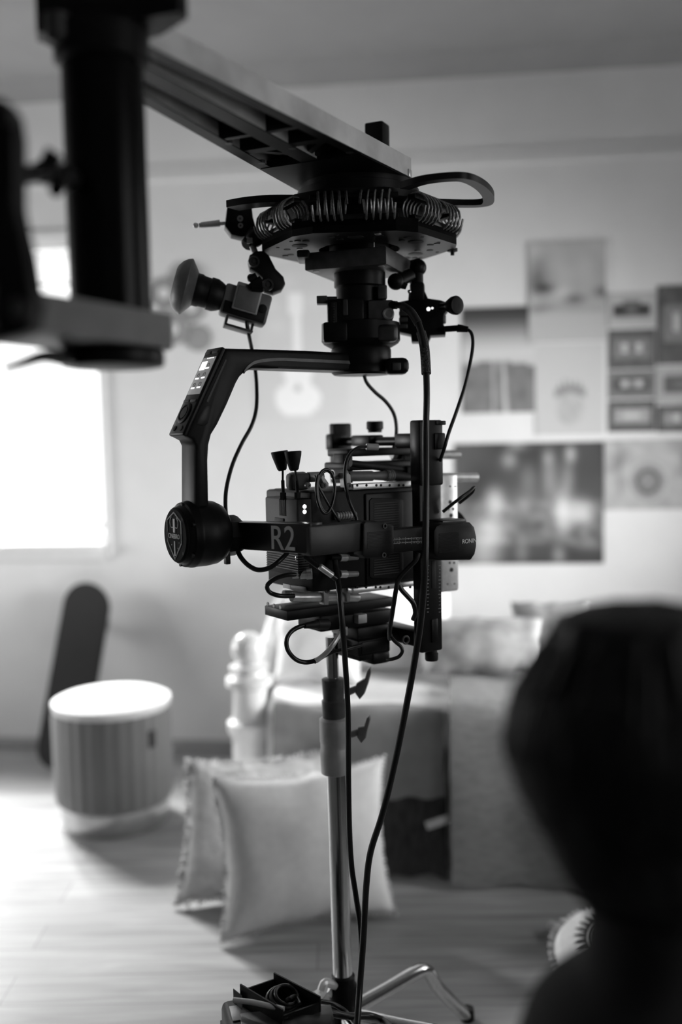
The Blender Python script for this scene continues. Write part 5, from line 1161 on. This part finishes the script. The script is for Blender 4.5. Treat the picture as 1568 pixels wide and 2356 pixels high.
pc = cable('power_cable', 'black power cable curving into the silver plug under the transmitter', [P(690, 1322, 1.93), P(660, 1323, 1.92), P(635, 1330, 1.92), P(618, 1342, 1.92), P(614, 1352, 1.92), P(622, 1364, 1.925), P(645, 1371, 1.93), P(676, 1371, 1.95)], .0045)
mb = MB(); mb.cyl(P(686, 1322, 1.93), P(672, 1323, 1.93), .0075); mb.cyl(P(690, 1322, 1.935), P(704, 1321, 1.935), .0092); mb.cyl(P(704, 1321, 1.935), P(718, 1320, 1.935), .0108, bev=.001); mb.build('silver_plug', M_sil, pc)
dg = cable('diagonal_cable', 'black cable with pale sleeve slanting down below the lettered arm', [P(700, 1280, 1.90), P(716, 1292, 1.90), P(735, 1306, 1.90), P(758, 1322, 1.91), P(772, 1332, 1.92)], .0052)
mb = MB(); mb.cyl(P(735, 1303, 1.892), P(764, 1324, 1.905), .0062, bev=.001); mb.build('pale_sleeve', M_sil, dg)
for i, (x, y, lab) in enumerate(((795, 1283, 'silver cylindrical connector directly under the lettered arm'), (795, 1321, 'silver knurled connector, lower of the pair beside the side panel'))):
    e = thing('cable_connector', lab, 'connector', P(x, y, 1.97), 'silver connectors plugged in under the arm')
    mb = MB(CF.M); v = .10; pxcyl(mb, CF, v, (781, y), (797, y), 9, bev=.8); mb.build('collar', M_sil, e)
    mb = MB(CF.M); pxcyl(mb, CF, v, (797, y), (822, y - 1), 7.5, 6.5); mb.build('knurled_body', M_mid, e)
    mb = MB(CF.M); pxcyl(mb, CF, v, (760, y), (782, y), 6); mb.build('plug', M_rub, e)
e = thing('ring_connector', 'shiny ring shaped connector below the letters of the arm', 'connector', P(692, 1284, 1.93))
mb = MB(); mb.torus(P(692, 1284, 1.93), .0085, .003, (.3, -1, .2), 28, 10); mb.build('ring', M_chr, e)
mb = MB(); mb.cyl(P(694, 1283, 1.93), P(706, 1276, 1.95), .007); mb.build('stem', M_rub, e)
e = thing('ribbed_connector', 'grey ribbed cable connector just above the lettered arm', 'connector', P(790, 1186, 1.96))
mb = MB(CF.M); pxcyl(mb, CF, .10, (773, 1187), (816, 1184), 9); mb.build('sleeve', M_mid, e)
for k2 in range(6):
    mb = MB(CF.M); q = CF.px(778 + k2 * 6, 1186.5 - k2 * .4, .10); mb.torus(q, rp_(8.6, 1.95), .0009, (1, 0, 0), 20, 6); mb.build('rib', M_gun, e)

# ------------------------------------------------------------------ person seen from behind
HD = .93
def skin_mesh(name, chains, m, parent, sub=2):
    me = bpy.data.meshes.new(name); vs, es, rs, idx = [], [], [], {}
    for ch in chains:
        prev = None
        for (p, r) in ch:
            key = tuple(round(c, 4) for c in p)
            if key not in idx: idx[key] = len(vs); vs.append(p); rs.append(r)
            i = idx[key]
            if prev is not None and prev != i: es.append((prev, i))
            prev = i
    me.from_pydata([Vector(v) for v in vs], es, []); ob = bpy.data.objects.new(name, me); C.objects.link(ob)
    md = ob.modifiers.new('skin', 'SKIN'); md.use_smooth_shade = True
    for i, r in enumerate(rs): me.skin_vertices[0].data[i].radius = (r, r) if not isinstance(r, tuple) else r
    me.skin_vertices[0].data[0].use_root = True
    ob.modifiers.new('sub', 'SUBSURF').levels = sub; ob.modifiers['sub'].render_levels = sub
    bpy.context.view_layer.update()
    m2 = bpy.data.meshes.new_from_object(ob.evaluated_get(bpy.context.evaluated_depsgraph_get()))
    bpy.data.objects.remove(ob); mb = MB(); b = bmesh.new(); b.from_mesh(m2); bpy.data.meshes.remove(m2); mb.merge(b); return mb
hc = P(1478, 1690, HD)                                  # skull centre
FW = Vector((.93, .36, 0)).normalized(); LT = Vector((-FW.y, FW.x, 0))     # facing right and a little away
BP = Vector((hc.x, hc.y, .47))
hdv = lambda f, l_, z: hc + FW * f + LT * l_ + Vector((0, 0, z))
bd_pt = lambda f, l_, z: Vector((hc.x, hc.y, 0)) + FW * f + LT * l_ + Vector((0, 0, z))
p_ = thing('person', 'person with dark bobbed hair and dark shirt seated with back turned at the right edge', 'person', bd_pt(.02, 0, 0))
nk = hdv(.018, 0, -.205)
pel = bd_pt(-.04, 0, .50)
ch_top = bd_pt(.09, 0, hc.z - .365)
chains = [[(pel, (.14, .12)), (bd_pt(-.04, 0, .62), (.13, .11)), (bd_pt(-.01, 0, .74), (.13, .11)), (ch_top, (.105, .09)), (nk, .056), (hdv(.012, 0, -.13), .054), (hdv(.012, 0, -.06), .092), (hdv(.006, 0, .02), .098), (hdv(0, 0, .065), .070)]]
for sd in (1, -1):
    sh_ = bd_pt(.145, sd * .135, hc.z - .39)
    el = bd_pt(.165, sd * .20, hc.z - .61); wr = bd_pt(.33, sd * .12, .64)
    chains.append([(ch_top, (.105, .09)), (sh_, .058), (bd_pt(.155, sd * .16, hc.z - .47), .048), (el, .042), ((el + wr) / 2, .038), (wr, .027), (wr + FW * .05 + LT * (-sd * .01), (.036, .018))])
    kn = bd_pt(.40, sd * .14, .50); an_ = bd_pt(.38, sd * .14, .09)
    chains.append([(pel, (.14, .12)), (bd_pt(.04, sd * .10, .50), .09), (kn, .065), ((kn + an_) / 2, .055), (an_, .038), (bd_pt(.40, sd * .14, .045), .036), (bd_pt(.54, sd * .15, .035), (.045, .026))])
    pb = wr + FW * .085 + LT * (-sd * .012)
    for k2 in range(4):
        o = (k2 - 1.5) * .018; L3 = (.07, .08, .075, .06)[k2]; b0 = wr + FW * .05 + LT * (-sd * .01)
        chains.append([(b0, (.036, .018)), (pb + LT * o, .0095), (pb + LT * o + FW * L3 * .5 + Vector((0, 0, -.006)), .0085), (pb + LT * o * 1.1 + FW * L3 * .85 + Vector((0, 0, -.026)), .007)])
    b0 = wr + FW * .05 + LT * (-sd * .01)
    chains.append([(b0, (.036, .018)), (wr + FW * .055 + LT * (-sd * .045), .010), (wr + FW * .09 + LT * (-sd * .058) + Vector((0, 0, -.012)), .008)])
mb = skin_mesh('body', chains, M_skin, p_)
# face, merged into the same surface
fr = .086
mb.ball(hdv(fr, 0, -.035), .016, (1.0, .75, 1.5)); mb.ball(hdv(fr - .004, 0, -.012), .011, (1, .7, 1.6)); mb.ball(hdv(fr - .006, 0, -.078), .018, (.7, 1.3, .4)); mb.ball(hdv(fr - .022, 0, -.105), .030, (.9, 1, .7))
for sd in (1, -1): mb.ball(hdv(fr - .014, sd * .032, -.004), .012); mb.ball(hdv(fr - .012, sd * .033, .016), .014, (.8, 1.4, .4)); mb.ball(hdv(-.002, sd * .082, -.02), .028, (.8, .35, 1.2))
raw = mb.build('raw', M_skin, p_, ang=80)
md = raw.modifiers.new('merge', 'REMESH'); md.mode = 'VOXEL'; md.voxel_size = .0055
bpy.context.view_layer.update(); m2 = bpy.data.meshes.new_from_object(raw.evaluated_get(bpy.context.evaluated_depsgraph_get()))
bpy.data.objects.remove(raw); mb = MB(Matrix.Translation(ORIG[p_.name])); b = bmesh.new(); b.from_mesh(m2); bpy.data.meshes.remove(m2)
for _ in range(2): bmesh.ops.smooth_vert(b, verts=b.verts, factor=.5, use_axis_x=True, use_axis_y=True, use_axis_z=True)
mb.merge(b); mb.build('body', M_skin, p_, ang=80)
# shirt: follows shoulders, back and upper arms
sh = [[(bd_pt(-.04, 0, .54), (.155, .135)), (bd_pt(-.04, 0, .64), (.146, .124)), (bd_pt(-.01, 0, .75), (.145, .124)), (ch_top, (.118, .102)), (hdv(.016, 0, -.225), .074), (hdv(.016, 0, -.165), .066), (hdv(.014, 0, -.13), .064)]]
for sd in (1, -1):
    sh.append([(ch_top, (.118, .102)), (bd_pt(.145, sd * .135, hc.z - .39), .064), (bd_pt(.155, sd * .16, hc.z - .48), .060), (bd_pt(.16, sd * .18, hc.z - .54), .056)])
mb = skin_mesh('shirt', sh, M_shirt, p_); mb.build('shirt', M_shirt, p_, ang=80)
tr_ = [[(pel, (.155, .135)), (pel + Vector((0, 0, .06)), (.15, .13))]]
for sd in (1, -1):
    kn = bd_pt(.40, sd * .14, .50); an_ = bd_pt(.38, sd * .14, .13); tr_.append([(pel, (.155, .135)), (bd_pt(.04, sd * .10, .50), .102), (kn, .078), ((kn + an_) / 2, .066), (an_, .058)])
mb = skin_mesh('trousers', tr_, M_shirt, p_); mb.build('trousers', mat('dark_trousers', .02, .9), p_, ang=80)
# hair: bobbed cap with locks, open at the face
b = bmesh.new(); bmesh.ops.create_uvsphere(b, u_segments=72, v_segments=56, radius=1)
kill = []
TAB = [(.126, .0), (.1235, .034), (.114, .078), (.095, .090), (.0715, .101), (.047, .119), (-.002, .132), (-.051, .117), (-.069, .103), (-.097, .091), (-.127, .077), (-.1425, .066), (-.1515, .054), (-.175, .044)]
def back_r(z):
    if z >= TAB[0][0]: return 0
    for (z0, r0), (z1, r1) in zip(TAB, TAB[1:]):
        if z <= z0 and z >= z1: return r0 + (r1 - r0) * (z0 - z) / (z0 - z1)
    return TAB[-1][1]
for v in b.verts:
    d = v.co.normalized(); f, l_, zs = d.x, d.y, math.asin(max(-1, min(1, d.z))) / (PI / 2)
    az = math.atan2(l_, f); z = .125 * math.sin(zs * PI / 2) if zs > 0 else .175 * zs
    r = back_r(z) * (1 if abs(d.z) < .995 else .02)
    lock = 1 + .02 * math.sin(az * 15 + z * 20) + .035 * noise.noise(Vector((az * 2.5, z * 9, 2)))
    ca_, sa_ = math.cos(az), math.sin(az)
    fx = r * ca_ * (1 if ca_ < 0 else .88) * lock; lx = sa_ * (.86 * r if z > -.03 else max(.86 * r, .084 * min(1, (z + .19) / .05))) * lock
    if ca_ > .60 and z < .055: kill.append(v)
    v.co = Vector((fx, lx, z + .003 * noise.noise(Vector((az * 3, z * 8, 7)))))
bmesh.ops.delete(b, geom=kill, context='VERTS'); bmesh.ops.solidify(b, geom=list(b.faces), thickness=.006)
HM = Matrix(((FW.x, LT.x, 0, hc.x), (FW.y, LT.y, 0, hc.y), (0, 0, 1, hc.z), (0, 0, 0, 1)))
mb = MB(HM); mb.merge(b); hr_ = mb.build('hair', M_hair, p_, ang=80)
mb = MB(HM); rg = random.Random(11)
for k2 in range(150):
    az = rg.uniform(.95, 2 * PI - .95); z0 = rg.uniform(.02, .11); z1_ = rg.uniform(-.175, -.10); pts = []
    for s_ in range(8):
        t = s_ / 7; zz2 = z0 + (z1_ - z0) * t; r = back_r(zz2) + .002
        pts.append(Vector((r * math.cos(az) * (1 if math.cos(az) < 0 else .88), .87 * max(r, .084 if zz2 < -.03 else 0) * math.sin(az), zz2)))
    mb.tube(pts, [.0026, .0012], seg=5, n=3)
o = mb.build('hair_strand', M_hair, p_, ang=80); o['kind'] = 'stuff'
# crate the person sits on, below the frame
ct = bd_pt(-.04, 0, 0)
RQ = Fr(ct, FW, -LT, ZZ); st = thing('seat_crate', 'dark wooden crate under the seated person', 'crate', ct)
M_ply = mat('dark_ply', .05, .7, var=.2, stretch=(1, 10, 1))
for (a0, a1, b0, b1, c0, c1) in ((-.2, .2, -.2, .2, .345, .365), (-.2, .2, -.2, -.18, 0, .345), (-.2, .2, .18, .2, 0, .345), (-.2, -.18, -.18, .18, 0, .345), (.18, .2, -.18, .18, 0, .345)):
    mb = MB(RQ.M); mb.bx(a0, a1, b0, b1, c0, c1, .002); mb.build('board', M_ply, st)
